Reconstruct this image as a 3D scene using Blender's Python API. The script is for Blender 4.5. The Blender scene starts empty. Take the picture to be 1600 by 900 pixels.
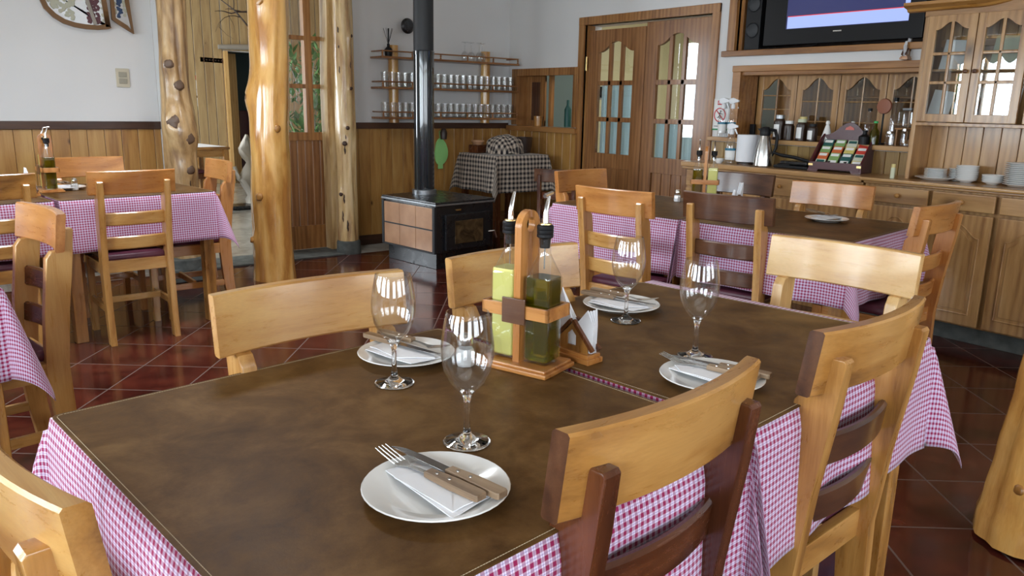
import bpy, bmesh, math, random
from mathutils import Vector, Matrix, noise
from math import sin, cos, pi, radians, hypot
random.seed(7)
SC = bpy.context.scene
COL = SC.collection

# ------------------------------------------------------------------ camera
CAMX = Vector((0.7868, -0.6169, 0.0195)); CAMU = Vector((0.1250, 0.1909, 0.9736)); CAMF = Vector((0.6044, 0.7636, -0.2273))
CAMU = (CAMU - CAMX * CAMU.dot(CAMX)).normalized(); CAMX.normalize(); CAMF = (-CAMX.cross(CAMU)).normalized()
cd = bpy.data.cameras.new('camera'); cam = bpy.data.objects.new('camera', cd); COL.objects.link(cam)
cam.matrix_world = Matrix(((CAMX[0], CAMU[0], -CAMF[0], 0), (CAMX[1], CAMU[1], -CAMF[1], 0), (CAMX[2], CAMU[2], -CAMF[2], 1.29), (0, 0, 0, 1)))
cd.sensor_width = 36; cd.lens = 1221.6 / 1600 * 36; cd.clip_start = 0.02; cd.clip_end = 200
SC.camera = cam

# ------------------------------------------------------------------ light, world, exposure
SC.view_settings.view_transform = 'Standard'; SC.view_settings.look = 'None'
SC.view_settings.gamma = 1; SC.view_settings.use_curve_mapping = False
SC.view_settings.exposure = 0.28
SC.cycles.use_denoising = True
SC.cycles.max_bounces = 12; SC.cycles.transparent_max_bounces = 24; SC.cycles.transmission_bounces = 12
SC.cycles.caustics_reflective = False; SC.cycles.caustics_refractive = False
SC.cycles.sample_clamp_indirect = 6
W = bpy.data.worlds.new('sky'); SC.world = W; W.use_nodes = True
nt = W.node_tree; nt.nodes.clear()
wo = nt.nodes.new('ShaderNodeOutputWorld'); bg = nt.nodes.new('ShaderNodeBackground')
bg.inputs[0].default_value = (0.78, 0.90, 1.0, 1); bg.inputs[1].default_value = 2.6
nt.links.new(bg.outputs[0], wo.inputs[0])

def area(name, loc, rot, sx, sy, power, col=(1, 1, 1), spread=180):
    l = bpy.data.lights.new(name, 'AREA'); l.shape = 'RECTANGLE'; l.size = sx; l.size_y = sy
    l.energy = power; l.color = col; l.spread = radians(spread)
    o = bpy.data.objects.new(name, l); o.location = loc; o.rotation_euler = rot; COL.objects.link(o)
    return o
# daylight arriving through each window opening (lamps sit just outside the panes)
DAY = (0.92, 0.96, 1.0)
XL, YF = -2.3, -2.4
WIN_L = [(-1.5, -0.2), (0.3, 1.6), (2.1, 3.4), (3.9, 5.2)]        # windows in the left wall, along Y
WIN_F = [(-1.7, -0.3), (0.3, 1.9), (2.5, 4.1)]                    # windows in the front wall, along X
for a, b in WIN_L:
    area('daylight', (XL - 0.35, (a + b) / 2, 1.6), (0, radians(-90), 0), 1.5, b - a, 104, (0.86, 0.95, 1.0))
for a, b in WIN_F:
    area('daylight', ((a + b) / 2, YF - 0.35, 1.6), (radians(90), 0, 0), b - a, 1.5, 62, DAY)
area('daylight', (-0.9, 9.6, 1.6), (0, radians(-90), 0), 1.6, 3.4, 230, (0.86, 0.93, 1.0))
SKYL = (1.3, 3.9)
area('daylight', (SKYL[0], SKYL[1], 3.45), (0, 0, 0), 0.8, 0.8, 100, (0.97, 0.98, 1.0))      # through the small roof light
area('kitchen_fill', (6.6, 4.6, 2.5), (0, 0, 0), 1.2, 1.2, 42, (1.0, 0.96, 0.85))  # added unseen fill light, brightens the kitchen and curtains behind the door glass

# ------------------------------------------------------------------ materials
MATS = {}
class NT:
    def __init__(s, name):
        s.m = bpy.data.materials.new(name); s.m.use_nodes = True; s.t = s.m.node_tree; s.t.nodes.clear()
        s.out = s.n('ShaderNodeOutputMaterial'); s.b = s.n('ShaderNodeBsdfPrincipled'); s.l(s.b.outputs[0], s.out.inputs[0])
        MATS[name] = s.m
    def n(s, ty, **k):
        x = s.t.nodes.new(ty)
        for a, v in k.items(): setattr(x, a, v)
        return x
    def l(s, a, b): s.t.links.new(a, b)
    def math(s, op, a, b=None, c=None):
        x = s.n('ShaderNodeMath', operation=op)
        for i, v in enumerate((a, b, c)):
            if v is None: continue
            if isinstance(v, (int, float)): x.inputs[i].default_value = v
            else: s.l(v, x.inputs[i])
        return x.outputs[0]
    def mix(s, f, a, b, bt='MIX'):
        x = s.n('ShaderNodeMix', data_type='RGBA', blend_type=bt)
        for i, v in ((0, f), (6, a), (7, b)):
            if isinstance(v, (int, float)): x.inputs[i].default_value = v
            elif isinstance(v, tuple): x.inputs[i].default_value = v if len(v) == 4 else (*v, 1)
            else: s.l(v, x.inputs[i])
        return x.outputs[2]
    def ramp(s, f, stops):
        x = s.n('ShaderNodeValToRGB'); e = x.color_ramp.elements
        while len(e) < len(stops): e.new(0.5)
        for q, (p, c) in zip(e, stops): q.position = p; q.color = (*c, 1)
        s.l(f, x.inputs[0]); return x.outputs[0]
    def coords(s, scale=(1, 1, 1), rnd=0.0, kind='Object'):
        tc = s.n('ShaderNodeTexCoord'); mp = s.n('ShaderNodeMapping'); mp.inputs[3].default_value = scale
        s.l(tc.outputs[kind], mp.inputs[0])
        if rnd:
            oi = s.n('ShaderNodeObjectInfo'); v = s.n('ShaderNodeCombineXYZ'); r = s.math('MULTIPLY', oi.outputs['Random'], rnd)
            for i in range(3): s.l(r, v.inputs[i])
            s.l(v.outputs[0], mp.inputs[1])
        return mp.outputs[0]
    def noise(s, vec, scale, detail=4, rough=0.55, dist=0.0):
        x = s.n('ShaderNodeTexNoise'); x.inputs['Scale'].default_value = scale; x.inputs['Detail'].default_value = detail
        x.inputs['Roughness'].default_value = rough; x.inputs['Distortion'].default_value = dist
        s.l(vec, x.inputs['Vector']); return x.outputs[0]
    def bump(s, h, st, d=0.01):
        x = s.n('ShaderNodeBump'); x.inputs['Strength'].default_value = st; x.inputs['Distance'].default_value = d
        s.l(h, x.inputs['Height']); s.l(x.outputs[0], s.b.inputs['Normal'])
    def set(s, **k):
        for a, v in k.items():
            i = s.b.inputs[a.replace('_', ' ')]
            if isinstance(v, (int, float)): i.default_value = v
            elif isinstance(v, tuple): i.default_value = (*v, 1) if len(v) == 3 else v
            else: s.l(v, i)
        return s

def plain(name, col, rough=0.5, metal=0.0, **k):
    n = NT(name); n.set(Base_Color=col, Roughness=rough, Metallic=metal, **k)
    v = n.coords((1, 1, 1)); nz = n.noise(v, 30, 3)
    n.set(Roughness=n.math('ADD', n.math('MULTIPLY', nz, 0.12), max(rough - 0.06, 0.0)))
    return n.m

def wood(name, light, mid, dark, axis='x', rough=0.28, coat=0.35, freq=9.0, figure=1.0, knots=0.0):
    n = NT(name)
    lo, hi = 1.0, freq
    sc = {'x': (lo, hi, hi), 'y': (hi, lo, hi), 'z': (hi, hi, lo)}[axis]
    v = n.coords(sc, 37.0)
    big = n.noise(v, 1.1, 3, 0.5, 1.3 * figure)
    fine = n.noise(v, 9.0, 5, 0.65, 0.4)
    fib = n.noise(n.coords(tuple(q * 9 if q > 1 else q * 2 for q in sc), 5.0), 6.0, 2, 0.5)
    w = n.n('ShaderNodeTexWave', wave_type='BANDS', bands_direction={'x': 'Y', 'y': 'X', 'z': 'X'}[axis])
    w.inputs['Scale'].default_value = 0.9; w.inputs['Distortion'].default_value = 7 * figure; w.inputs['Detail'].default_value = 2
    w.inputs['Detail Scale'].default_value = 0.7
    n.l(v, w.inputs['Vector'])
    f = n.math('ADD', n.math('MULTIPLY', big, 0.62), n.math('ADD', n.math('MULTIPLY', w.outputs[1], 0.14), n.math('MULTIPLY', fine, 0.26)))
    c = n.ramp(f, [(0.36, dark), (0.50, mid), (0.63, light)])
    c = n.mix(0.16, c, n.ramp(fib, [(0.3, tuple(x * 0.55 for x in mid)), (0.7, light)]))
    if knots:
        vo = n.n('ShaderNodeTexVoronoi'); vo.inputs['Scale'].default_value = 2.2
        n.l(n.coords(tuple(1.0 if q > 1 else 0.6 for q in sc), 9.0), vo.inputs['Vector'])
        k = n.ramp(vo.outputs['Distance'], [(0.0, (1, 1, 1)), (knots, (0, 0, 0))])
        c = n.mix(k, c, tuple(x * 0.35 for x in dark))
    n.set(Base_Color=c, Roughness=n.math('ADD', n.math('MULTIPLY', fine, 0.14), rough - 0.06), Coat_Weight=coat, Coat_Roughness=0.12)
    n.bump(fib, 0.05, 0.002)
    return n.m

HONEY = ((0.60, 0.345, 0.115), (0.50, 0.25, 0.068), (0.35, 0.15, 0.036))
PALE = ((0.72, 0.47, 0.20), (0.64, 0.38, 0.14), (0.50, 0.27, 0.09))
AMBER = ((0.54, 0.28, 0.08), (0.39, 0.175, 0.038), (0.16, 0.062, 0.015))
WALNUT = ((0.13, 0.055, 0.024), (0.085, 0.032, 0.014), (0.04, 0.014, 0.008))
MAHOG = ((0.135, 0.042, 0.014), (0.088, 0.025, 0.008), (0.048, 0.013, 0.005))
ORANGE = ((0.58, 0.26, 0.075), (0.47, 0.19, 0.045), (0.34, 0.12, 0.03))
for ax in 'xyz':
    wood('honey_' + ax, *HONEY, axis=ax); wood('pale_' + ax, *PALE, axis=ax); wood('amber_' + ax, *AMBER, axis=ax, freq=5, figure=1.6)
    wood('walnut_' + ax, *WALNUT, axis=ax, rough=0.3); wood('mahog_' + ax, *MAHOG, axis=ax, rough=0.25); wood('orange_' + ax, *ORANGE, axis=ax)
    wood('cabinet_' + ax, (0.49, 0.28, 0.11), (0.39, 0.205, 0.072), (0.23, 0.105, 0.034), axis=ax, rough=0.32, knots=0.10)
    wood('door_' + ax, (0.36, 0.165, 0.058), (0.27, 0.115, 0.038), (0.17, 0.065, 0.02), axis=ax, rough=0.35, coat=0.2)
    wood('frame_' + ax, (0.42, 0.20, 0.065), (0.32, 0.14, 0.04), (0.18, 0.07, 0.018), axis=ax, rough=0.35, coat=0.2)
wood('rail_dark', (0.085, 0.035, 0.016), (0.055, 0.021, 0.01), (0.03, 0.011, 0.005), axis='x', rough=0.45, coat=0.1)
wood('log_honey', (0.78, 0.46, 0.15), (0.66, 0.34, 0.085), (0.42, 0.17, 0.035), axis='z', rough=0.2, coat=0.7, freq=4, figure=1.5)
wood('log_pale', (0.76, 0.58, 0.33), (0.66, 0.46, 0.21), (0.36, 0.19, 0.07), axis='z', rough=0.3, coat=0.4, freq=5, figure=1.5)
wood('log_weathered', (0.60, 0.42, 0.22), (0.42, 0.26, 0.11), (0.16, 0.08, 0.035), axis='z', rough=0.33, coat=0.35, freq=4, figure=2.0)
plain('knot_dark', (0.05, 0.022, 0.012), 0.5); plain('knot_grey', (0.12, 0.072, 0.045), 0.5)

def planks(name, light, mid, dark, axis, width, rough=0.38, coat=0.15, knots=0.06, off=0.0):
    """vertical boards; axis = world axis the boards are set along"""
    n = NT(name)
    tc = n.n('ShaderNodeTexCoord'); sx = n.n('ShaderNodeSeparateXYZ'); n.l(tc.outputs['Object'], sx.inputs[0])
    a = sx.outputs[0 if axis == 'x' else 1]; z = sx.outputs[2]
    idx = n.math('FLOOR', n.math('DIVIDE', n.math('SUBTRACT', a, off), width))
    wn = n.n('ShaderNodeTexWhiteNoise', noise_dimensions='1D'); n.l(idx, wn.inputs['W'])
    cv = n.n('ShaderNodeCombineXYZ')
    n.l(n.math('ADD', n.math('MULTIPLY', a, 9.0), n.math('MULTIPLY', idx, 3.7)), cv.inputs[0]); n.l(n.math('MULTIPLY', idx, 5.1), cv.inputs[1])
    n.l(n.math('MULTIPLY', z, 1.0), cv.inputs[2])
    big = n.noise(cv.outputs[0], 1.3, 4, 0.55, 1.2)
    cv2 = n.n('ShaderNodeCombineXYZ'); n.l(n.math('MULTIPLY', a, 90), cv2.inputs[0]); n.l(n.math('MULTIPLY', z, 3), cv2.inputs[2]); n.l(idx, cv2.inputs[1])
    fib = n.noise(cv2.outputs[0], 1.6, 3)
    f = n.math('ADD', n.math('MULTIPLY', big, 0.7), n.math('ADD', n.math('MULTIPLY', fib, 0.16), n.math('MULTIPLY', wn.outputs[0], 0.16)))
    c = n.ramp(f, [(0.32, dark), (0.50, mid), (0.68, light)])
    cv3 = n.n('ShaderNodeCombineXYZ'); n.l(n.math('MULTIPLY', a, 1.6), cv3.inputs[0]); n.l(z, cv3.inputs[2]); n.l(idx, cv3.inputs[1])
    vo = n.n('ShaderNodeTexVoronoi'); vo.inputs['Scale'].default_value = 3.0; n.l(cv3.outputs[0], vo.inputs['Vector'])
    k = n.ramp(vo.outputs['Distance'], [(0.02, (1, 1, 1)), (knots + 0.03, (0, 0, 0))])
    c = n.mix(k, c, tuple(x * 0.4 for x in dark))
    n.set(Base_Color=c, Roughness=rough, Coat_Weight=coat, Coat_Roughness=0.2)
    return n.m
WL = ((0.50, 0.29, 0.09), (0.40, 0.20, 0.052), (0.24, 0.10, 0.024))
planks('wainscot_x', *WL, 'x', 0.115); planks('wainscot_y', *WL, 'y', 0.115)
planks('alcove_y', (0.40, 0.26, 0.085), (0.30, 0.18, 0.05), (0.18, 0.09, 0.025), 'y', 0.09)
planks('far_boards_x', (0.50, 0.36, 0.19), (0.42, 0.29, 0.14), (0.30, 0.19, 0.09), 'x', 0.14, 0.5, 0.0, 0.04)
planks('far_boards_y', (0.56, 0.40, 0.20), (0.47, 0.32, 0.15), (0.34, 0.21, 0.09), 'y', 0.14, 0.5, 0.0, 0.04)

n = NT('wall_paint'); v = n.coords(); nz = n.noise(v, 40, 4); nz2 = n.noise(v, 1.2, 2)
n.set(Base_Color=n.ramp(nz2, [(0.3, (0.69, 0.69, 0.685)), (0.7, (0.74, 0.74, 0.735))]), Roughness=0.75); n.bump(nz, 0.12, 0.004)
n = NT('ceiling_paint'); v = n.coords(); n.set(Base_Color=(0.70, 0.64, 0.55), Roughness=0.7); n.bump(n.noise(v, 30, 3), 0.1, 0.004)

def tiles(name, size, ca, cb, cc, grout, rot, ox, oy, rough, gw=0.0035, spec=0.5, bump=0.02):
    n = NT(name)
    tc = n.n('ShaderNodeTexCoord'); sx = n.n('ShaderNodeSeparateXYZ'); n.l(tc.outputs['Object'], sx.inputs[0]); x, y = sx.outputs[0], sx.outputs[1]
    c_, s_ = cos(rot), sin(rot)
    u = n.math('DIVIDE', n.math('SUBTRACT', n.math('ADD', n.math('MULTIPLY', x, c_), n.math('MULTIPLY', y, s_)), ox), size)
    w = n.math('DIVIDE', n.math('SUBTRACT', n.math('ADD', n.math('MULTIPLY', x, -s_), n.math('MULTIPLY', y, c_)), oy), size)
    def edge(q):
        f = n.math('SUBTRACT', n.math('FRACT', q), 0.5); return n.math('SUBTRACT', 0.5, n.math('ABSOLUTE', f))
    e = n.math('MINIMUM', edge(u), edge(w)); g = n.math('LESS_THAN', e, gw / size)
    cv = n.n('ShaderNodeCombineXYZ'); n.l(n.math('FLOOR', u), cv.inputs[0]); n.l(n.math('FLOOR', w), cv.inputs[1])
    wn = n.n('ShaderNodeTexWhiteNoise', noise_dimensions='2D'); n.l(cv.outputs[0], wn.inputs['Vector'])
    off = n.n('ShaderNodeVectorMath', operation='MULTIPLY_ADD'); n.l(wn.outputs['Color'], off.inputs[0]); off.inputs[1].default_value = (9, 9, 9)
    n.l(tc.outputs['Object'], off.inputs[2])
    nz = n.noise(off.outputs[0], 5, 6, 0.62, 0.8)
    c = n.ramp(nz, [(0.32, cc), (0.5, cb), (0.7, ca)])
    c = n.mix(g, c, grout)
    r = n.math('ADD', n.math('MULTIPLY', g, 0.5), n.math('ADD', rough, n.math('MULTIPLY', nz, 0.06)))
    n.set(Base_Color=c, Roughness=r, Specular_IOR_Level=spec)
    n.bump(n.math('ADD', n.math('MULTIPLY', g, -1.0), n.math('MULTIPLY', nz, 0.06)), 0.25, bump * 0.1)
    return n.m
th_ = radians(-39.6)
tiles('red_tile', 0.335, (0.100, 0.021, 0.012), (0.060, 0.012, 0.008), (0.026, 0.007, 0.005), (0.115, 0.075, 0.06), th_, 2.795 - 0.335 * 8, 2.968 - 0.335 * 8, 0.10)
tiles('grey_tile', 0.42, (0.42, 0.41, 0.37), (0.34, 0.33, 0.29), (0.25, 0.23, 0.20), (0.17, 0.16, 0.14), 0.0, 0.1, 0.1, 0.18)

def gingham(name, p, base, strong, line, duty=0.5, scale_line=True):
    n = NT(name)
    uv = n.n('ShaderNodeUVMap'); sx = n.n('ShaderNodeSeparateXYZ'); n.l(uv.outputs[0], sx.inputs[0])
    st = []
    ln = []
    for q in (sx.outputs[0], sx.outputs[1]):
        f = n.math('FRACT', n.math('DIVIDE', q, p)); st.append(n.math('LESS_THAN', f, duty))
        if line: ln.append(n.math('LESS_THAN', n.math('ABSOLUTE', n.math('SUBTRACT', f, 0.74)), 0.055))
    amt = n.math('MULTIPLY', n.math('ADD', st[0], st[1]), 0.5)
    amt = n.math('POWER', amt, 0.8)
    c = n.mix(amt, base, strong)
    if line: c = n.mix(n.math('MULTIPLY', n.math('ADD', ln[0], ln[1]), 0.38), c, line)
    fab = n.noise(n.coords((1, 1, 1)), 600, 2)
    n.set(Base_Color=c, Roughness=0.85, Sheen_Weight=0.2, Specular_IOR_Level=0.2); n.bump(fab, 0.1, 0.001)
    return n.m
gingham('red_gingham', 0.0128, (0.78, 0.68, 0.85), (0.29, 0.010, 0.075), (0.14, 0.10, 0.34))
gingham('dark_gingham', 0.042, (0.50, 0.42, 0.34), (0.012, 0.010, 0.014), None, 0.5)

n = NT('leather'); v = n.coords((1, 1, 1), 11.0)
a = n.noise(v, 7, 6, 0.62, 0.5); b = n.noise(v, 38, 5, 0.7)
c = n.ramp(n.math('ADD', n.math('MULTIPLY', a, 0.75), n.math('MULTIPLY', b, 0.25)), [(0.36, (0.064, 0.029, 0.008)), (0.5, (0.114, 0.056, 0.017)), (0.65, (0.178, 0.096, 0.034))])
n.set(Base_Color=c, Roughness=n.math('ADD', 0.30, n.math('MULTIPLY', b, 0.18)), Specular_IOR_Level=0.08); n.bump(n.noise(v, 260, 3), 0.12, 0.001)
plain('leather_edge', (0.035, 0.02, 0.014), 0.6); plain('thread', (0.45, 0.36, 0.23), 0.8)
n = NT('vinyl_maroon'); v = n.coords((1, 1, 1), 3.0); n.set(Base_Color=n.ramp(n.noise(v, 9, 3), [(0.3, (0.075, 0.016, 0.032)), (0.7, (0.12, 0.028, 0.05))]), Roughness=0.42); n.bump(n.noise(v, 220, 2), 0.08, 0.001)
n = NT('china'); n.set(Base_Color=(0.82, 0.82, 0.80), Roughness=0.12, Coat_Weight=0.5, Coat_Roughness=0.04)
n = NT('paper'); v = n.coords(); n.set(Base_Color=(0.80, 0.81, 0.84), Roughness=0.85); n.bump(n.noise(v, 120, 3), 0.15, 0.001)
n = NT('chrome'); v = n.coords(); n.set(Base_Color=(0.78, 0.78, 0.77), Metallic=1.0, Roughness=n.math('ADD', 0.10, n.math('MULTIPLY', n.noise(v, 60, 3), 0.10)))
plain('blade_steel', (0.30, 0.29, 0.28), 0.22, 1.0)
n = NT('steel'); v = n.coords((1, 14, 1)); n.set(Base_Color=(0.55, 0.55, 0.53), Metallic=1.0, Roughness=n.math('ADD', 0.18, n.math('MULTIPLY', n.noise(v, 30, 3), 0.15)))
plain('brass', (0.72, 0.52, 0.22), 0.3, 1.0)
wood('handle_wood', (0.42, 0.31, 0.20), (0.30, 0.20, 0.12), (0.17, 0.105, 0.06), axis='y', rough=0.5, coat=0.0, freq=12)
n = NT('glass'); n.set(Base_Color=(1, 1, 1), Roughness=0.0, IOR=1.48, Transmission_Weight=1.0)
def thin_glass(name, tint=(1, 1, 1), refl=0.06, rough=0.0, extra=0.0):
    n = NT(name); n.t.nodes.remove(n.b)
    tr = n.n('ShaderNodeBsdfTransparent'); tr.inputs[0].default_value = (*tint, 1)
    gl = n.n('ShaderNodeBsdfGlossy'); gl.inputs['Roughness'].default_value = rough
    lw = n.n('ShaderNodeLayerWeight'); lw.inputs[0].default_value = 0.35
    f = n.math('ADD', n.math('MULTIPLY', n.math('POWER', lw.outputs['Facing'], 2.4), 0.85), refl)
    mx = n.n('ShaderNodeMixShader'); n.l(f, mx.inputs[0]); n.l(tr.outputs[0], mx.inputs[1]); n.l(gl.outputs[0], mx.inputs[2])
    n.l(mx.outputs[0], n.out.inputs[0]); return n.m
thin_glass('pane', (0.96, 0.98, 0.98), 0.045); thin_glass('tumbler_glass', (0.985, 0.99, 0.99), 0.10); thin_glass('wine_bowl', (0.985, 0.99, 0.99), 0.07); thin_glass('window_pane', (0.97, 0.98, 1.0), 0.04)
thin_glass('bottle_glass', (0.98, 0.99, 0.98), 0.10); thin_glass('hutch_pane', (0.92, 0.95, 0.96), 0.09); thin_glass('alcove_pane', (0.85, 0.85, 0.8), 0.07)
n = NT('olive_oil'); n.set(Base_Color=(0.30, 0.27, 0.004), Roughness=0.0, IOR=1.36, Transmission_Weight=0.88, Coat_Weight=0.3)
n = NT('lemon_juice'); n.set(Base_Color=(0.72, 0.68, 0.20), Roughness=0.25, Transmission_Weight=0.1)
n = NT('salt'); v = n.coords(); n.set(Base_Color=(0.86, 0.87, 0.90), Roughness=0.8); n.bump(n.noise(v, 300, 2), 0.3, 0.001)
n = NT('black_iron'); v = n.coords(); n.set(Base_Color=(0.012, 0.013, 0.015), Roughness=n.math('ADD', 0.22, n.math('MULTIPLY', n.noise(v, 12, 3), 0.12)), Specular_IOR_Level=0.6)
n = NT('enamel_pipe'); n.set(Base_Color=(0.012, 0.02, 0.026), Roughness=0.09, Coat_Weight=1.0, Coat_Roughness=0.03)
plain('matt_pipe', (0.022, 0.024, 0.027), 0.55); plain('black_plastic', (0.010, 0.010, 0.011), 0.4, 0.0, Specular_IOR_Level=0.2); plain('grey_metal', (0.32, 0.34, 0.36), 0.35, 0.8)
n = NT('stove_tile'); v = n.coords((1, 1, 1)); n.set(Base_Color=n.ramp(n.noise(v, 6, 4), [(0.3, (0.42, 0.225, 0.12)), (0.7, (0.56, 0.32, 0.18))]), Roughness=0.3)
n = NT('fire_glass'); v = n.coords(); n.set(Base_Color=n.ramp(n.noise(v, 9, 4, 0.6, 1.0), [(0.3, (0.015, 0.010, 0.006)), (0.75, (0.16, 0.10, 0.045))]), Roughness=0.12)
n = NT('concrete'); v = n.coords(); z = n.noise(v, 14, 5); n.set(Base_Color=n.ramp(z, [(0.3, (0.055, 0.062, 0.058)), (0.7, (0.12, 0.13, 0.12))]), Roughness=0.85); n.bump(z, 0.4, 0.01)
plain('white_plastic', (0.74, 0.75, 0.77), 0.35); plain('switch_beige', (0.56, 0.51, 0.39), 0.4); plain('rocker_grey', (0.34, 0.32, 0.25), 0.4)
plain('green_felt', (0.28, 0.60, 0.20), 0.85); plain('dark_brown', (0.035, 0.018, 0.012), 0.4); plain('maroon_paint', (0.065, 0.008, 0.012), 0.3)
plain('sign_white', (0.80, 0.80, 0.78), 0.4); plain('sign_red', (0.55, 0.02, 0.03), 0.4); plain('sign_green', (0.03, 0.28, 0.10), 0.4); plain('sign_black', (0.02, 0.02, 0.02), 0.4)
plain('sign_pink', (0.60, 0.16, 0.13), 0.5); plain('sign_teal', (0.05, 0.22, 0.24), 0.5); plain('card_cream', (0.55, 0.58, 0.42), 0.5); plain('mint', (0.45, 0.55, 0.48), 0.5)
plain('blue_label', (0.02, 0.16, 0.25), 0.4); plain('coffee', (0.03, 0.014, 0.008), 0.3); plain('yellow_lid', (0.62, 0.52, 0.20), 0.4); plain('bright_green', (0.02, 0.45, 0.10), 0.4)
plain('copper_round', (0.28, 0.085, 0.035), 0.35); plain('tea_orange', (0.62, 0.14, 0.04), 0.5); plain('tea_green', (0.22, 0.36, 0.12), 0.5); plain('tea_teal', (0.02, 0.10, 0.09), 0.5)
plain('tea_yellow', (0.62, 0.52, 0.16), 0.5); plain('tea_red', (0.55, 0.05, 0.03), 0.5); plain('tea_cream', (0.58, 0.60, 0.48), 0.5)
plain('kitchen_wall', (0.62, 0.56, 0.36), 0.5); plain('curtain_blue', (0.68, 0.82, 0.88), 0.8); plain('kitchen_grey', (0.22, 0.30, 0.33), 0.6); plain('kitchen_dark', (0.13, 0.18, 0.185), 0.6)
plain('bark_grey', (0.33, 0.30, 0.26), 0.8); plain('stone_white', (0.42, 0.38, 0.32), 0.7); plain('mosaic_cream', (0.46, 0.46, 0.36), 0.6); plain('mosaic_red', (0.09, 0.02, 0.03), 0.4); plain('mosaic_blue', (0.02, 0.05, 0.12), 0.4)
plain('frame_bark', (0.17, 0.085, 0.03), 0.55); plain('mirror_glass', (0.62, 0.63, 0.64), 0.35, 0.6)
n = NT('leaf'); v = n.coords(); n.set(Base_Color=n.ramp(n.noise(v, 8, 3), [(0.3, (0.05, 0.14, 0.035)), (0.7, (0.14, 0.30, 0.08))]), Roughness=0.4)
n = NT('hedge_leaf'); v = n.coords(); n.set(Base_Color=n.ramp(n.noise(v, 5, 4), [(0.3, (0.05, 0.14, 0.02)), (0.7, (0.20, 0.40, 0.08))]), Roughness=0.7)
n = NT('lawn'); v = n.coords(); n.set(Base_Color=n.ramp(n.noise(v, 3, 5), [(0.3, (0.16, 0.20, 0.09)), (0.7, (0.32, 0.34, 0.20))]), Roughness=0.9)
def emit(name, col, st):
    n = NT(name); n.set(Base_Color=(0, 0, 0), Emission_Color=col, Emission_Strength=st, Roughness=0.15); return n
emit('screen_navy', (0.035, 0.04, 0.12), 1.0); emit('screen_pale', (0.36, 0.46, 0.86), 1.0); emit('screen_white', (0.9, 0.92, 1), 1.0); emit('screen_red', (0.75, 0.05, 0.04), 1.0)

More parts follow.
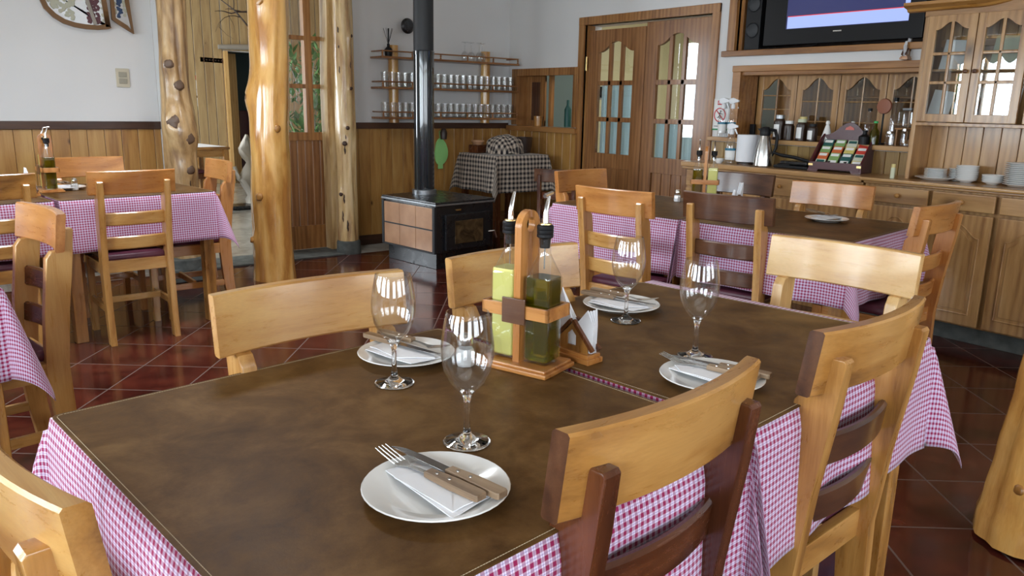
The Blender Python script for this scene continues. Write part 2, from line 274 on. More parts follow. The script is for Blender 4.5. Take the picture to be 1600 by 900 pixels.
# ------------------------------------------------------------------ mesh helpers
class MB:
    def __init__(s): s.bm = bmesh.new(); s.mi = 0
    def _fin(s, faces):
        for f in faces: f.material_index = s.mi
    def box(s, x0, x1, y0, y1, z0, z1, bev=0.0, M=None, seg=2):
        vs = [s.bm.verts.new((x, y, z)) for x in (x0, x1) for y in (y0, y1) for z in (z0, z1)]
        q = [(0, 1, 3, 2), (4, 6, 7, 5), (0, 4, 5, 1), (2, 3, 7, 6), (0, 2, 6, 4), (1, 5, 7, 3)]
        fs = [s.bm.faces.new([vs[i] for i in f]) for f in q]
        s._fin(fs)
        if bev > 0:
            es = list({e for f in fs for e in f.edges})
            r = bmesh.ops.bevel(s.bm, geom=es, offset=bev, segments=seg, affect='EDGES', profile=0.5, clamp_overlap=True)
            vs = list({v for f in r['faces'] for v in f.verts} | {v for v in vs if v.is_valid})
            s._fin({f for v in vs for f in v.link_faces})
        if M is not None:
            for v in vs: v.co = M @ v.co
        return vs
    def prism(s, pts, d0, d1, plane='xz', M=None, bev=0.0):
        def P(p, d): return {'xz': (p[0], d, p[1]), 'yz': (d, p[0], p[1]), 'xy': (p[0], p[1], d)}[plane]
        a = [s.bm.verts.new(P(p, d0)) for p in pts]; b = [s.bm.verts.new(P(p, d1)) for p in pts]
        k = len(pts); fs = [s.bm.faces.new(a), s.bm.faces.new(b[::-1])]
        for i in range(k): fs.append(s.bm.faces.new([a[i], b[i], b[(i + 1) % k], a[(i + 1) % k]][::-1]))
        s._fin(fs); vs = a + b
        if bev > 0:
            es = list(fs[0].edges) + list(fs[1].edges)
            r = bmesh.ops.bevel(s.bm, geom=es, offset=bev, segments=2, affect='EDGES', profile=0.5, clamp_overlap=True)
            vs = list({v for f in r['faces'] for v in f.verts} | {v for v in vs if v.is_valid})
            s._fin({f for v in vs for f in v.link_faces})
        if M is not None:
            for v in vs: v.co = M @ v.co
        return vs
    def lathe(s, prof, seg=24, c=(0, 0, 0), M=None, rfun=None):
        rings = []; allv = []
        for r, z in prof:
            if r < 1e-6: ring = [s.bm.verts.new((c[0], c[1], c[2] + z))]
            else: ring = [s.bm.verts.new((c[0] + r * cos(2 * pi * i / seg), c[1] + r * sin(2 * pi * i / seg), c[2] + z)) for i in range(seg)]
            rings.append(ring); allv += ring
        fs = []
        for a, b in zip(rings, rings[1:]):
            for i in range(seg):
                j = (i + 1) % seg
                if len(a) == 1 and len(b) == 1: continue
                if len(a) == 1: fs.append(s.bm.faces.new([a[0], b[i], b[j]][::-1]))
                elif len(b) == 1: fs.append(s.bm.faces.new([a[i], a[j], b[0]]))
                else: fs.append(s.bm.faces.new([a[i], a[j], b[j], b[i]]))
        s._fin(fs)
        if M is not None:
            for v in allv: v.co = M @ v.co
        return allv
    def tube(s, pts, rad, seg=8, cap=True, flat=1.0):
        pts = [Vector(p) for p in pts]; n = len(pts)
        if not isinstance(rad, (list, tuple)): rad = [rad] * n
        up = Vector((0, 0, 1)); rings = []
        t0 = (pts[1] - pts[0]).normalized()
        if abs(t0.dot(up)) > 0.9: up = Vector((1, 0, 0))
        nx = t0.cross(up).normalized()
        for i, p in enumerate(pts):
            t = (pts[min(i + 1, n - 1)] - pts[max(i - 1, 0)]).normalized()
            nx = (nx - t * nx.dot(t)).normalized(); ny = t.cross(nx)
            rings.append([s.bm.verts.new(p + (nx * cos(2 * pi * k / seg) + ny * sin(2 * pi * k / seg) * flat) * rad[i]) for k in range(seg)])
        fs = []
        for a, b in zip(rings, rings[1:]):
            for i in range(seg): fs.append(s.bm.faces.new([a[i], a[(i + 1) % seg], b[(i + 1) % seg], b[i]]))
        if cap: fs.append(s.bm.faces.new(rings[0][::-1])); fs.append(s.bm.faces.new(rings[-1]))
        s._fin(fs); return rings
    def build(s, name, mats, parent=None, ang=38, loc=None):
        bmesh.ops.recalc_face_normals(s.bm, faces=s.bm.faces)
        me = bpy.data.meshes.new(name); s.bm.to_mesh(me); s.bm.free()
        for m in (mats if isinstance(mats, (list, tuple)) else [mats]): me.materials.append(MATS[m])
        me.polygons.foreach_set('use_smooth', [True] * len(me.polygons))
        me.set_sharp_from_angle(angle=radians(ang))
        o = bpy.data.objects.new(name, me); COL.objects.link(o)
        if ang < 60:
            w = o.modifiers.new('face_normals', 'WEIGHTED_NORMAL'); w.keep_sharp = True; w.weight = 80
        if parent: o.parent = parent
        if loc: o.location = loc
        return o

def tag(o, label, cat, group=None, kind=None):
    o['label'] = label; o['category'] = cat
    if group: o['group'] = group
    if kind: o['kind'] = kind
    return o
def thing(name, label, cat, loc=(0, 0, 0), rotz=0.0, group=None):
    o = bpy.data.objects.new(name, None); COL.objects.link(o); o.empty_display_size = 0.05
    o.location = loc; o.rotation_euler = (0, 0, rotz)
    return tag(o, label, cat, group)
def struct(o): o['kind'] = 'structure'; return o
def dup(root, loc=None, rotz=None, label=None, group=None):
    def rec(o, par):
        c = o.copy(); COL.objects.link(c); c.parent = par
        for ch in list(o.children): rec(ch, c)
        return c
    r = rec(root, None)
    if loc is not None: r.location = loc
    if rotz is not None: r.rotation_euler = (0, 0, rotz)
    if label: r['label'] = label
    if group: r['group'] = group
    return r
def setmat(o, m):
    for sl in o.material_slots: sl.link = 'OBJECT'; sl.material = MATS[m]
def rz(a): return Matrix.Rotation(a, 4, 'Z')
def tr(x, y, z): return Matrix.Translation((x, y, z))

# ------------------------------------------------------------------ room shell
YB, XR, ZC = 6.5, 5.05, 3.1
def wall(name, axis, p0, p1, u0, u1, z0, z1, holes, mat='wall_paint'):
    """axis 'x': wall runs along X between Y=p0..p1 ; axis 'y': runs along Y between X=p0..p1"""
    us = sorted({u0, u1, *[h[0] for h in holes], *[h[1] for h in holes]}); zs = sorted({z0, z1, *[h[2] for h in holes], *[h[3] for h in holes]})
    m = MB()
    for a, b in zip(us, us[1:]):
        runs = []
        for c, d in zip(zs, zs[1:]):
            mu, mz = (a + b) / 2, (c + d) / 2
            if any(h[0] < mu < h[1] and h[2] < mz < h[3] for h in holes): continue
            if runs and abs(runs[-1][1] - c) < 1e-6: runs[-1][1] = d
            else: runs.append([c, d])
        for c, d in runs:
            if axis == 'x': m.box(a, b, p0, p1, c, d)
            else: m.box(p0, p1, a, b, c, d)
    bmesh.ops.remove_doubles(m.bm, verts=m.bm.verts, dist=1e-5)
    return struct(m.build(name, mat))
m = MB(); m.box(XL - 0.2, XR + 0.2, YF - 0.2, 6.12, -0.1, 0); struct(m.build('floor', 'red_tile'))
m = MB(); m.box(-1.2, 8.4, 6.12, 12.7, -0.1, 0.0); struct(m.build('floor_back_room', 'grey_tile'))
m = MB(); m.box(XR + 0.2, 8.4, 2.0, 6.12, -0.1, 0.0); struct(m.build('floor_kitchen', 'grey_tile'))
m = MB()
for a, b, c, d in ((XL - .2, SKYL[0] - .4, YF - .2, 6.7), (SKYL[0] + .4, XR + .2, YF - .2, 6.7), (SKYL[0] - .4, SKYL[0] + .4, YF - .2, SKYL[1] - .4), (SKYL[0] - .4, SKYL[0] + .4, SKYL[1] + .4, 6.7)): m.box(a, b, c, d, ZC, ZC + 0.1)
struct(m.build('ceiling', 'ceiling_paint'))
m = MB(); q_ = .4
for a, b, c, d in ((-q_ - .04, q_ + .04, -q_ - .04, -q_), (-q_ - .04, q_ + .04, q_, q_ + .04), (-q_ - .04, -q_, -q_, q_), (q_, q_ + .04, -q_, q_)): m.box(SKYL[0] + a, SKYL[0] + b, SKYL[1] + c, SKYL[1] + d, ZC - .02, ZC + .14, .003)
o = struct(m.build('window_10', 'honey_x')); m = MB(); m.box(SKYL[0] - q_, SKYL[0] + q_, SKYL[1] - q_, SKYL[1] + q_, ZC + .1, ZC + .104); m.build('pane', 'window_pane', o)
m = MB(); m.box(-1.2, 8.4, 6.7, 12.8, ZC, ZC + 0.1); m.box(XR + 0.2, 8.4, 2.0, 6.7, ZC, ZC + 0.1); struct(m.build('ceiling_back_rooms', 'ceiling_paint'))
wall('wall_back', 'x', YB, YB + 0.2, XL - 0.2, XR + 0.2, 0, ZC, [(1.66, 3.12, 0, 2.9)])
wall('wall_right', 'y', XR, XR + 0.2, YF - 0.2, YB, 0, ZC, [(3.98, 5.39, 0, 2.0), (5.49, 6.36, 1.09, 1.60), (2.33, 3.70, 1.06, 1.57), (1.6, 3.75, 1.715, 2.6)])
WZ0, WZ1 = 0.85, 2.35
wall('wall_left', 'y', XL - 0.2, XL, YF - 0.2, YB + 0.2, 0, ZC, [(a, b, WZ0, WZ1) for a, b in WIN_L])
wall('wall_front', 'x', YF - 0.2, YF, XL, XR + 0.2, 0, ZC, [(a, b, WZ0, WZ1) for a, b in WIN_F])
def room_window(k, axis, a, b):
    """sash window: frame, two mullions and one transom, glass, lace valance"""
    fr = MB(); w = b - a
    def bx(u0, u1, z0, z1, d0, d1, m): (m.box(u0, u1, d0, d1, z0, z1, 0.004) if axis == 'x' else m.box(d0, d1, u0, u1, z0, z1, 0.004))
    p = (YF if axis == 'x' else XL) - 0.14
    for (u0, u1, z0, z1) in ((a, a + 0.07, WZ0, WZ1), (b - 0.07, b, WZ0, WZ1), (a, b, WZ0, WZ0 + 0.07), (a, b, WZ1 - 0.07, WZ1),
                             (a, b, 1.85, 1.90), (a + w / 3 - 0.02, a + w / 3 + 0.02, WZ0, WZ1), (a + 2 * w / 3 - 0.02, a + 2 * w / 3 + 0.02, WZ0, WZ1)):
        bx(u0, u1, z0, z1, p, p + 0.06, fr)
    bx(a - 0.06, b + 0.06, WZ0 - 0.04, WZ0, p + 0.1, p + 0.2, fr)
    o = struct(fr.build('window_%d' % k, 'honey_z'))
    g = MB(); bx(a + 0.02, b - 0.02, WZ0 + 0.02, WZ1 - 0.02, p + 0.027, p + 0.031, g); g.build('pane', 'window_pane', o)
    g = MB(); n_ = 48; q = p + 0.12; V = []
    for i in range(n_ + 1):
        u = a + 0.03 + (w - 0.06) * i / n_; d = q + 0.008 * sin(i * 1.1); zl = 2.06 - 0.09 * abs(sin(pi * i / 8))
        V.append([g.bm.verts.new((u, d, z) if axis == 'x' else (d, u, z)) for z in (2.30, 2.18, zl)])
    for A_, B_ in zip(V, V[1:]):
        for j in (0, 1): g.bm.faces.new([A_[j], B_[j], B_[j + 1], A_[j + 1]])
    g.build('valance', 'paper', o)
k = 0
for a, b in WIN_L: k += 1; room_window(k, 'y', a, b)
for a, b in WIN_F: k += 1; room_window(k, 'x', a, b)

# back room and kitchen shells
wall('wall_back_room_far', 'x', 12.6, 12.8, -1.2, 8.4, 0, ZC, [(4.27, 4.95, 0, 2.02)], 'wall_paint')
wall('wall_back_room_left', 'y', -1.2, -1.0, 6.7, 12.6, 0, ZC, [(7.8, 11.4, 0.8, 2.4)], 'wall_paint')
wall('wall_back_room_right', 'y', 6.2, 6.4, 6.7, 12.6, 0, ZC, [], 'far_boards_y')
wall('wall_kitchen_far', 'y', 8.2, 8.4, 2.0, 6.7, 0, ZC, [], 'kitchen_wall')
wall('wall_kitchen_sides', 'x', 6.5, 6.7, 6.12, 8.4, 0, ZC, [], 'kitchen_wall')
wall('wall_kitchen_corner', 'x', 6.5, 6.7, XR + 0.2, 6.12, 0, ZC, [], 'kitchen_dark')
wall('wall_kitchen_front', 'x', 1.8, 2.0, XR + 0.2, 8.4, 0, ZC, [], 'kitchen_wall')
wall('wall_hallway', 'x', 13.9, 14.0, 3.6, 5.6, 0, ZC, [], 'kitchen_dark')
wall('wall_hallway_left', 'y', 3.5, 3.6, 12.8, 14.0, 0, ZC, [], 'kitchen_dark')
wall('wall_hallway_right', 'y', 5.6, 5.7, 12.8, 14.0, 0, ZC, [], 'kitchen_dark')
m = MB(); m.box(3.5, 5.7, 12.7, 14.0, ZC, ZC + .1); struct(m.build('ceiling_hallway', 'kitchen_dark'))
m = MB(); m.box(3.5, 5.7, 12.7, 14.0, -.1, 0); struct(m.build('floor_hallway', 'grey_tile'))
# door opening in the far boarded wall: pale edging and a heavy log lintel
m = MB(); m.box(4.21, 4.27, 12.53, 12.8, 0, 2.02, 0.004); m.box(4.43, 4.62, 13.2, 13.3, 0, 2.02, 0.003); struct(m.build('trim_1', 'pale_z'))
m = MB(); m.tube([(4.12, 12.5, 2.07), (4.4, 12.49, 2.08), (4.8, 12.5, 2.10), (5.1, 12.5, 2.10)], [0.035, 0.045, 0.045, 0.04], 10); struct(m.build('trim_2', 'bark_grey'))

FARB = True
# wainscot boards, dark dado rail, skirting
def boards(name, axis, p, u0, u1, z0, z1, w, mat, face=-1, th=0.014, off=0.0, gap=0.0012):
    m = MB(); i0 = math.floor((u0 - off) / w)
    u = i0 * w + off
    while u < u1:
        a, b = max(u, u0) + gap, min(u + w, u1) - gap
        if b - a > 0.008:
            lo, hi = (p + face * th, p) if face < 0 else (p, p + th)
            if axis == 'x': m.box(a, b, lo, hi, z0, z1, 0.003, seg=1)
            else: m.box(lo, hi, a, b, z0, z1, 0.003, seg=1)
        u += w
    return struct(m.build(name, mat))
boards('trim_3', 'x', YB, XL, 1.66, 0.0, 1.06, 0.115, 'wainscot_x')
boards('trim_4', 'x', YB, 3.12, XR, 0.0, 1.06, 0.115, 'wainscot_x')
boards('trim_5', 'y', XR, 5.45, YB - 0.015, 0.0, 1.05, 0.115, 'wainscot_y')
boards('trim_6', 'y', XR, 2.33, 3.9, 0.88, 1.05, 0.09, 'alcove_y')
boards('trim_15', 'x', 12.6, 1.0, 4.21, 0.0, ZC, 0.14, 'far_boards_x', th=.02, gap=.005)
boards('trim_16', 'x', 12.6, 4.95, 6.2, 0.0, ZC, 0.14, 'far_boards_x', th=.02, gap=.005)
boards('trim_17', 'x', 12.6, 4.21, 4.95, 2.03, ZC, 0.14, 'far_boards_x', th=.02, gap=.005)
m = MB(); m.box(XL, 1.67, YB - 0.03, YB, 1.06, 1.118, 0.004); m.box(3.11, XR - 0.02, YB - 0.03, YB, 1.06, 1.115, 0.004); struct(m.build('trim_7', 'rail_dark'))
m = MB(); m.box(XL, 1.66, YB - 0.03, YB - 0.014, 0, 0.09, 0.004); m.box(3.12, XR - 0.02, YB - 0.03, YB - 0.014, 0, 0.09, 0.004); struct(m.build('baseboard_back', 'rail_dark'))
m = MB(); m.box(1.66, 3.12, 6.12, 6.5, 0.0, 0.012, 0.003); struct(m.build('trim_8', 'concrete'))
# ------------------------------------------------------------------ glazed joinery
def arch_pts(xa, xb, zb, rise, n=18, kind='cath'):
    out = []
    for i in range(n + 1):
        t = -1 + 2 * i / n
        if kind == 'cath': s = 0.5 + 0.5 * cos(pi * min(1, abs(t) * 1.08)); s = s ** 0.9
        else: s = cos(pi * t / 2) ** 0.7 if abs(t) < 1 else 0
        out.append((xa + (xb - xa) * i / n, zb + rise * s))
    return out
def glazed_leaf(parent, name, x0, x1, z0, z1, stile, top, bot, rise, hbars, nv, mat, gmat, y0=0.0, th=0.03, bar=0.014, gz0=None, panels=None, label=None, vbar=None):
    """door leaf with arched head rail, muntins, glass; returns the leaf (mesh) and leaves glass under it"""
    m = MB(); y1 = y0 + th; gz0 = z0 + bot if gz0 is None else gz0; gz1 = z1 - top
    m.box(x0, x0 + stile, y0, y1, z0, z1, 0.003); m.box(x1 - stile, x1, y0, y1, z0, z1, 0.003)
    m.box(x0 + stile - .001, x1 - stile + .001, y0 + .001, y1 - .001, z0, z0 + bot, 0.002)
    if gz0 - z0 > bot + 0.01: m.box(x0 + stile - .001, x1 - stile + .001, y0 + .001, y1 - .001, gz0 - 0.13, gz0, 0.002)
    xa, xb = x0 + stile - .001, x1 - stile + .001
    m.prism([(xa, z1), *arch_pts(xa, xb, gz1 - rise, rise), (xb, z1)][::-1], y0 + .0015, y1 - .0015, bev=0.002)
    for z in hbars: m.box(xa, xb, y0 + 0.004, y1 - 0.004, z - (vbar or bar) , z + (vbar or bar), 0.003)
    for i in range(1, nv):
        x = xa + (xb - xa) * i / nv; m.box(x - bar, x + bar, y0 + 0.004, y1 - 0.004, gz0, gz1 - rise * (1 - (0.5 + 0.5 * cos(pi * (2 * i / nv - 1)))) + 0.004, 0.003)
    if panels:
        n, pz0, pz1 = panels; w = (xb - xa) / n
        for i in range(n): m.box(xa + i * w + 0.012, xa + (i + 1) * w - 0.012, y0 + 0.009, y1 - 0.009, pz0, pz1, 0.004)
        for i in range(1, n): m.box(xa + i * w - 0.013, xa + i * w + 0.013, y0 + 0.002, y1 - 0.002, pz0, pz1, 0.003)
    o = m.build(name, mat, parent)
    g = MB(); g.box(xa, xb, (y0 + y1) / 2 - 0.0015, (y0 + y1) / 2 + 0.0015, gz0, gz1); g.build('glass', gmat, o)
    return o
def knob(parent, x, y, z, r=0.014, mat='amber_x'):
    m = MB(); M = tr(x, y, z) @ Matrix.Rotation(radians(90), 4, 'X')
    m.lathe([(0, 0), (r * .5, 0), (r * .45, r * .6), (r, r * 1.1), (r * .95, r * 1.6), (r * .5, r * 1.95), (0, r * 2)], 14, M=M)
    return m.build('knob', mat, parent)

# double door
RW = radians(-90)
m = MB(); L = 1.41
m.box(-0.07, 0.0, -0.02, 0.06, 0, 2.07, 0.005); m.box(L, L + 0.07, -0.02, 0.06, 0, 2.07, 0.005); m.box(-0.07, L + 0.07, -0.022, 0.06, 2.0, 2.07, 0.005)
m.box(0.0, 0.02, 0.02, 0.10, 0, 2.0, 0.002); m.box(L - 0.02, L, 0.02, 0.10, 0, 2.0, 0.002)
df = m.build('door_1', 'frame_z'); df.location = (XR, 5.39, 0); df.rotation_euler = (0, 0, RW); struct(df)
l1 = glazed_leaf(df, 'door_leaf', 0.022, 0.703, 0.01, 1.955, 0.13, 0.10, 0.14, 0.09, [1.50, 1.185], 3, 'door_z', 'pane', 0.03, 0.035, 0.018, gz0=0.885, panels=(4, 0.15, 0.755), vbar=.02)
l2 = glazed_leaf(df, 'door_leaf', 0.709, L - 0.022, 0.01, 1.985, 0.13, 0.10, 0.14, 0.09, [1.50, 1.185], 3, 'door_z', 'pane', 0.03, 0.035, 0.018, gz0=0.885, panels=(4, 0.15, 0.755), vbar=.02)
m = MB(); m.box(0.005, 0.02, 0.02, 0.034, 1.62, 1.72, 0.003); m.tube([(0.012, 0.014, 1.61), (0.012, 0.014, 1.73)], 0.008, 8); m.build('hinge', 'brass', df)
# curtains behind the door glass
def curtain(label, X, ya, yb, za, zb, mat='curtain_blue', pleat=0.045, amp=0.012):
    m = MB(); n = int((yb - ya) / pleat * 6); a = []; b = []
    for i in range(n + 1):
        y = ya + (yb - ya) * i / n; x = X + amp * sin(2 * pi * (y - ya) / pleat)
        a.append(m.bm.verts.new((x, y, za))); b.append(m.bm.verts.new((x, y, zb)))
    for i in range(n): m.bm.faces.new([a[i], a[i + 1], b[i + 1], b[i]])
    rr = bmesh.ops.solidify(m.bm, geom=m.bm.faces[:], thickness=0.002)
    m.tube([(X, ya - 0.03, zb + 0.005), (X, yb + 0.03, zb + 0.005)], 0.005, 8)
    return tag(m.build('curtain', mat), label, 'curtain')
curtain('pale blue pleated curtain behind the lower glass of the left door leaf', XR + 0.12, 4.87, 5.26, 0.84, 1.49)
curtain('narrow pale blue curtain behind the lowest right pane of the left door leaf', XR + 0.125, 4.73, 4.85, 0.84, 1.17)
curtain('pale blue pleated curtain behind the bottom panes of the right door leaf', XR + 0.12, 4.10, 4.60, 0.84, 1.19)
curtain('short pale blue curtain behind the right middle pane of the right door leaf', XR + 0.14, 4.09, 4.24, 1.22, 1.50)
# kitchen cupboard and counter seen dimly through the glass
t = thing('kitchen_cupboard', 'dark steel kitchen cupboard seen through the upper right door glass', 'cupboard', (6.2, 4.3, 0), RW)
m = MB(); m.box(-.1, 0.9, 0, 0.5, 0, 2.2, 0.01); m.build('body', 'kitchen_grey', t)
m = MB(); m.box(0.03, 0.44, -0.02, 0, 0.1, 1.9, 0.006); m.build('door', 'kitchen_grey', t); m = MB(); m.box(0.46, 0.87, -0.02, 0, 0.1, 1.9, 0.006); m.build('door', 'kitchen_grey', t)

# serving hatch in the corner
def rwst(o, X, Y): o.location = (X, Y, 0); o.rotation_euler = (0, 0, RW); return struct(o)
m = MB(); w = 0.87
m.box(-0.06, 0.02, -0.025, 0.02, 1.10, 1.635, 0.004); m.box(w - 0.02, w + 0.045, -0.025, 0.02, 1.10, 1.635, 0.004); m.box(-0.06, w + 0.045, -0.027, 0.02, 1.575, 1.645, 0.004)
m.box(0.0, w, 0.0, 0.2, 1.075, 1.092, 0.002); m.box(0, 0.015, 0, 0.2, 1.09, 1.6, 0.002); m.box(w - 0.015, w, 0, 0.2, 1.09, 1.6, 0.002); m.box(0, w, 0, 0.2, 1.585, 1.6, 0.002)
o = rwst(m.build('window_8', 'frame_z'), XR, 6.36)
m = MB(); m.box(-0.1, w + 0.06, -0.06, 0.01, 1.045, 1.095, 0.006); m.build('window_sill', 'frame_x', o)
# sliding panel half open across the hatch
t = thing('hatch_shutter', 'wooden sliding shutter closing the left half of the corner hatch', 'shutter', (XR, 6.36, 0), RW)
m = MB(); m.box(0.03, 0.10, 0.10, 0.125, 1.095, 1.58, 0.003); m.box(0.24, 0.31, 0.10, 0.125, 1.095, 1.58, 0.003); m.box(0.37, 0.41, 0.10, 0.14, 1.095, 1.58, 0.003); m.box(0.03, 0.31, 0.102, 0.123, 1.52, 1.58, 0.003); m.box(0.03, 0.31, 0.102, 0.123, 1.095, 1.15, 0.003)
m.build('panel_frame', 'frame_z', t); m = MB(); m.box(0.10, 0.24, 0.11, 0.118, 1.15, 1.52); m.build('panel_board', 'walnut_z', t)
m = MB(); M = tr(0.28, 0.05, 1.092)
m.lathe([(0, 0), (.042, 0), (.045, .01), (.045, .10), (.04, .10), (.04, .012), (0, .012)], 18, M=M)
o = m.build('cutlery_cup', 'amber_z'); o.location = (XR, 6.36, 0); o.rotation_euler = (0, 0, RW); tag(o, 'turned wooden cup standing on the sill of the corner hatch', 'cup')
t = thing('kitchen_shelf', 'white kitchen shelf seen through the corner hatch', 'shelf', (XR, 6.36, 0), RW)
m = MB(); m.box(0.45, 0.95, 0.48, 0.699, 1.365, 1.38, 0.002); m.build('shelf_board', 'white_plastic', t); m = MB(); m.box(0.46, .475, .5, .69, 0, 1.366, .002); m.box(0.925, .94, .5, .69, 0, 1.366, .002); m.build('shelf_leg', 'white_plastic', t)
t = MB(); t.box(0.5, 0.93, 0.5, 0.67, 1.38, 1.47, 0.03); t.box(0.55, 0.80, 0.53, 0.66, 1.46, 1.49, 0.015)
o = t.build('kitchen_bag', 'black_plastic'); o.location = (XR, 6.36, 0); o.rotation_euler = (0, 0, RW); tag(o, 'black bag lying on the white shelf beyond the hatch', 'bag')
m = MB(); m.lathe([(0, 0), (.035, 0), (.035, .17), (.014, .21), (.014, .26), (0, .26)], 14, M=tr(0.46, 0.28, 1.092)); o = m.build('green_bottle', 'tea_teal'); o.location = (XR, 6.36, 0); o.rotation_euler = (0, 0, RW); tag(o, 'dark green bottle just inside the corner hatch', 'bottle')

# ------------------------------------------------------------------ alcove behind the left counter, with its row of arched doors
A0 = 3.70; AW = 1.37
m = MB()
m.box(-0.05, 0.02, -0.02, 0.24, 1.06, 1.60, 0.004); m.box(AW - 0.02, AW + 0.05, -0.02, 0.24, 1.06, 1.6, 0.004); m.box(-0.05, AW + 0.05, -0.03, 0.03, 1.565, 1.61, 0.005); m.box(-0.02, AW + .02, 0.0, 0.24, 1.54, 1.575, 0.003)
rwst(m.build('trim_9', 'frame_x'), XR, A0)
m = MB(); m.box(-0.22, AW + 0.05, -0.05, 0.26, 1.055, 1.087, 0.005); rwst(m.build('trim_10', 'cabinet_x'), XR, A0)
m = MB(); m.box(0.0, AW, 0.50, 0.52, 1.06, 1.6); rwst(m.build('wall_alcove', 'frame_z'), XR, A0)
m = MB()
for i in range(4): m.box(0.01 + i * 0.342, 0.352 + i * 0.342, 0.235, 0.24, 1.087, 1.55) if False else None
m.box(0.0, 0.02, 0.2, 0.25, 1.087, 1.56, 0.002); m.box(AW - 0.02, AW, 0.2, 0.25, 1.087, 1.56, 0.002)
t = thing('display_cabinet', 'row of four arched glass doors at the back of the counter alcove', 'cabinet', (XR, A0, 0), RW)
m.build('carcass', 'cabinet_z', t)
for i in range(4):
    a = 0.02 + i * 0.334
    lf = glazed_leaf(t, 'door', a, a + 0.328, 1.09, 1.555, 0.045, 0.03, 0.03, 0.085, [1.30, 1.40] if i == 0 else [1.36, 1.22], 2, 'cabinet_z', 'alcove_pane', 0.215, 0.022, 0.005, vbar=0.004)
m = MB(); m.box(0.7, 1.34, 0.28, 0.48, 1.385, 1.40, 0.002); m.build('shelf', 'frame_x', t)
for j in range(7):
    m = MB(); m.lathe([(0, 0), (.03, 0), (.004, .006), (.004, .05), (.034, .08), (.037, .11), (.031, .15), (.0295, .15), (.035, .11), (.032, .082), (0, .055)], 14)
    o = m.build('wine_glass', 'tumbler_glass'); o.location = (XR + 0.34 + 0.05 * (j % 2), A0 - 0.75 - j * 0.085, 1.40)
    tag(o, 'small stemmed glass on the shelf behind the arched alcove doors', 'glass', 'glasses behind the alcove doors')

# TV alcove
m = MB(); TW = 2.15
m.box(-0.07, 0.0, -0.03, 0.3, 1.715, 2.6, 0.005); m.box(0.0, 0.03, 0.02, 0.4, 1.715, 2.6, 0.003); rwst(m.build('trim_11', 'frame_z'), XR, 3.75)
m = MB(); m.box(-0.10, TW + 0.03, -0.05, 0.45, 1.675, 1.717, 0.006); rwst(m.build('trim_12', 'frame_x'), XR, 3.75)
m = MB(); m.box(-.1, TW + .1, 0.5, 0.54, 1.6, 2.7); m.box(-.02, 0, 0.19, 0.5, 1.6, 2.7); m.box(TW, TW + .02, .19, .5, 1.6, 2.7); m.box(0, TW, .19, .5, 2.6, 2.62); rwst(m.build('wall_tv_alcove', 'dark_brown'), XR, 3.75)
t = thing('television', 'large black flat television in the wooden wall alcove', 'television', (XR - 0.01, 3.52, 1.74), RW)
m = MB(); m.box(0, 1.13, 0.0, 0.06, 0.0, 0.74, 0.008); m.box(0.3, 0.83, 0.06, 0.11, 0.1, 0.6, 0.01); m.build('body', 'black_plastic', t)
m = MB(); m.box(0.18, 1.035, -0.003, 0.004, 0.105, 0.66); sc_ = m.build('screen', 'screen_navy', t)
m = MB(); m.box(0.19, 1.035, -0.0045, -0.003, 0.108, 0.185); m.box(1.005, 1.035, -0.0045, -0.003, 0.185, 0.66); m.build('screen_band', 'screen_pale', t, loc=None)
m = MB(); m.box(0.19, 1.005, -0.0046, -0.003, 0.185, 0.190); m.lathe([(0, 0), (.03, 0), (.03, .002), (0, .002)], 20, M=tr(0.66, -0.003, 0.325) @ Matrix.Rotation(radians(90), 4, 'X')); m.build('screen_mark', 'screen_red', t)
m = MB()
for x in (0.50, 0.555, 0.60): m.box(x, x + 0.018, -0.005, -0.003, 0.30, 0.36, 0.001)
m.build('screen_letters', 'screen_white', t)
m = MB(); m.box(0.54, 0.60, -0.004, 0.0, 0.07, 0.078); m.build('badge', 'steel', t)
t = thing('loudspeaker', 'tall black loudspeaker column left of the television', 'speaker', (XR - 0.005, 3.70, 1.718), RW)
m = MB(); m.box(0, 0.13, 0.02, 0.2, 0, 0.8, 0.01); m.build('cabinet_box', 'black_plastic', t)
for z in (0.14, 0.32, 0.5):
    m = MB(); m.lathe([(0, .004), (.02, .006), (.046, .0), (.052, .008), (.055, 0)], 20, M=tr(0.065, 0.02, z) @ Matrix.Rotation(radians(90), 4, 'X')); m.build('cone', 'matt_pipe', t)
m = MB(); m.tube([(0.2, 0.0, 1.725), (0.24, -0.02, 1.722), (0.3, -0.03, 1.722), (0.34, 0, 1.724), (0.6, .0, 1.723), (0.66, .0, 1.74)], 0.004, 6); o = m.build('cable', 'black_plastic'); o.location = (XR, 3.75, 0); o.rotation_euler = (0, 0, RW); tag(o, 'black cable lying on the ledge under the television', 'cable')

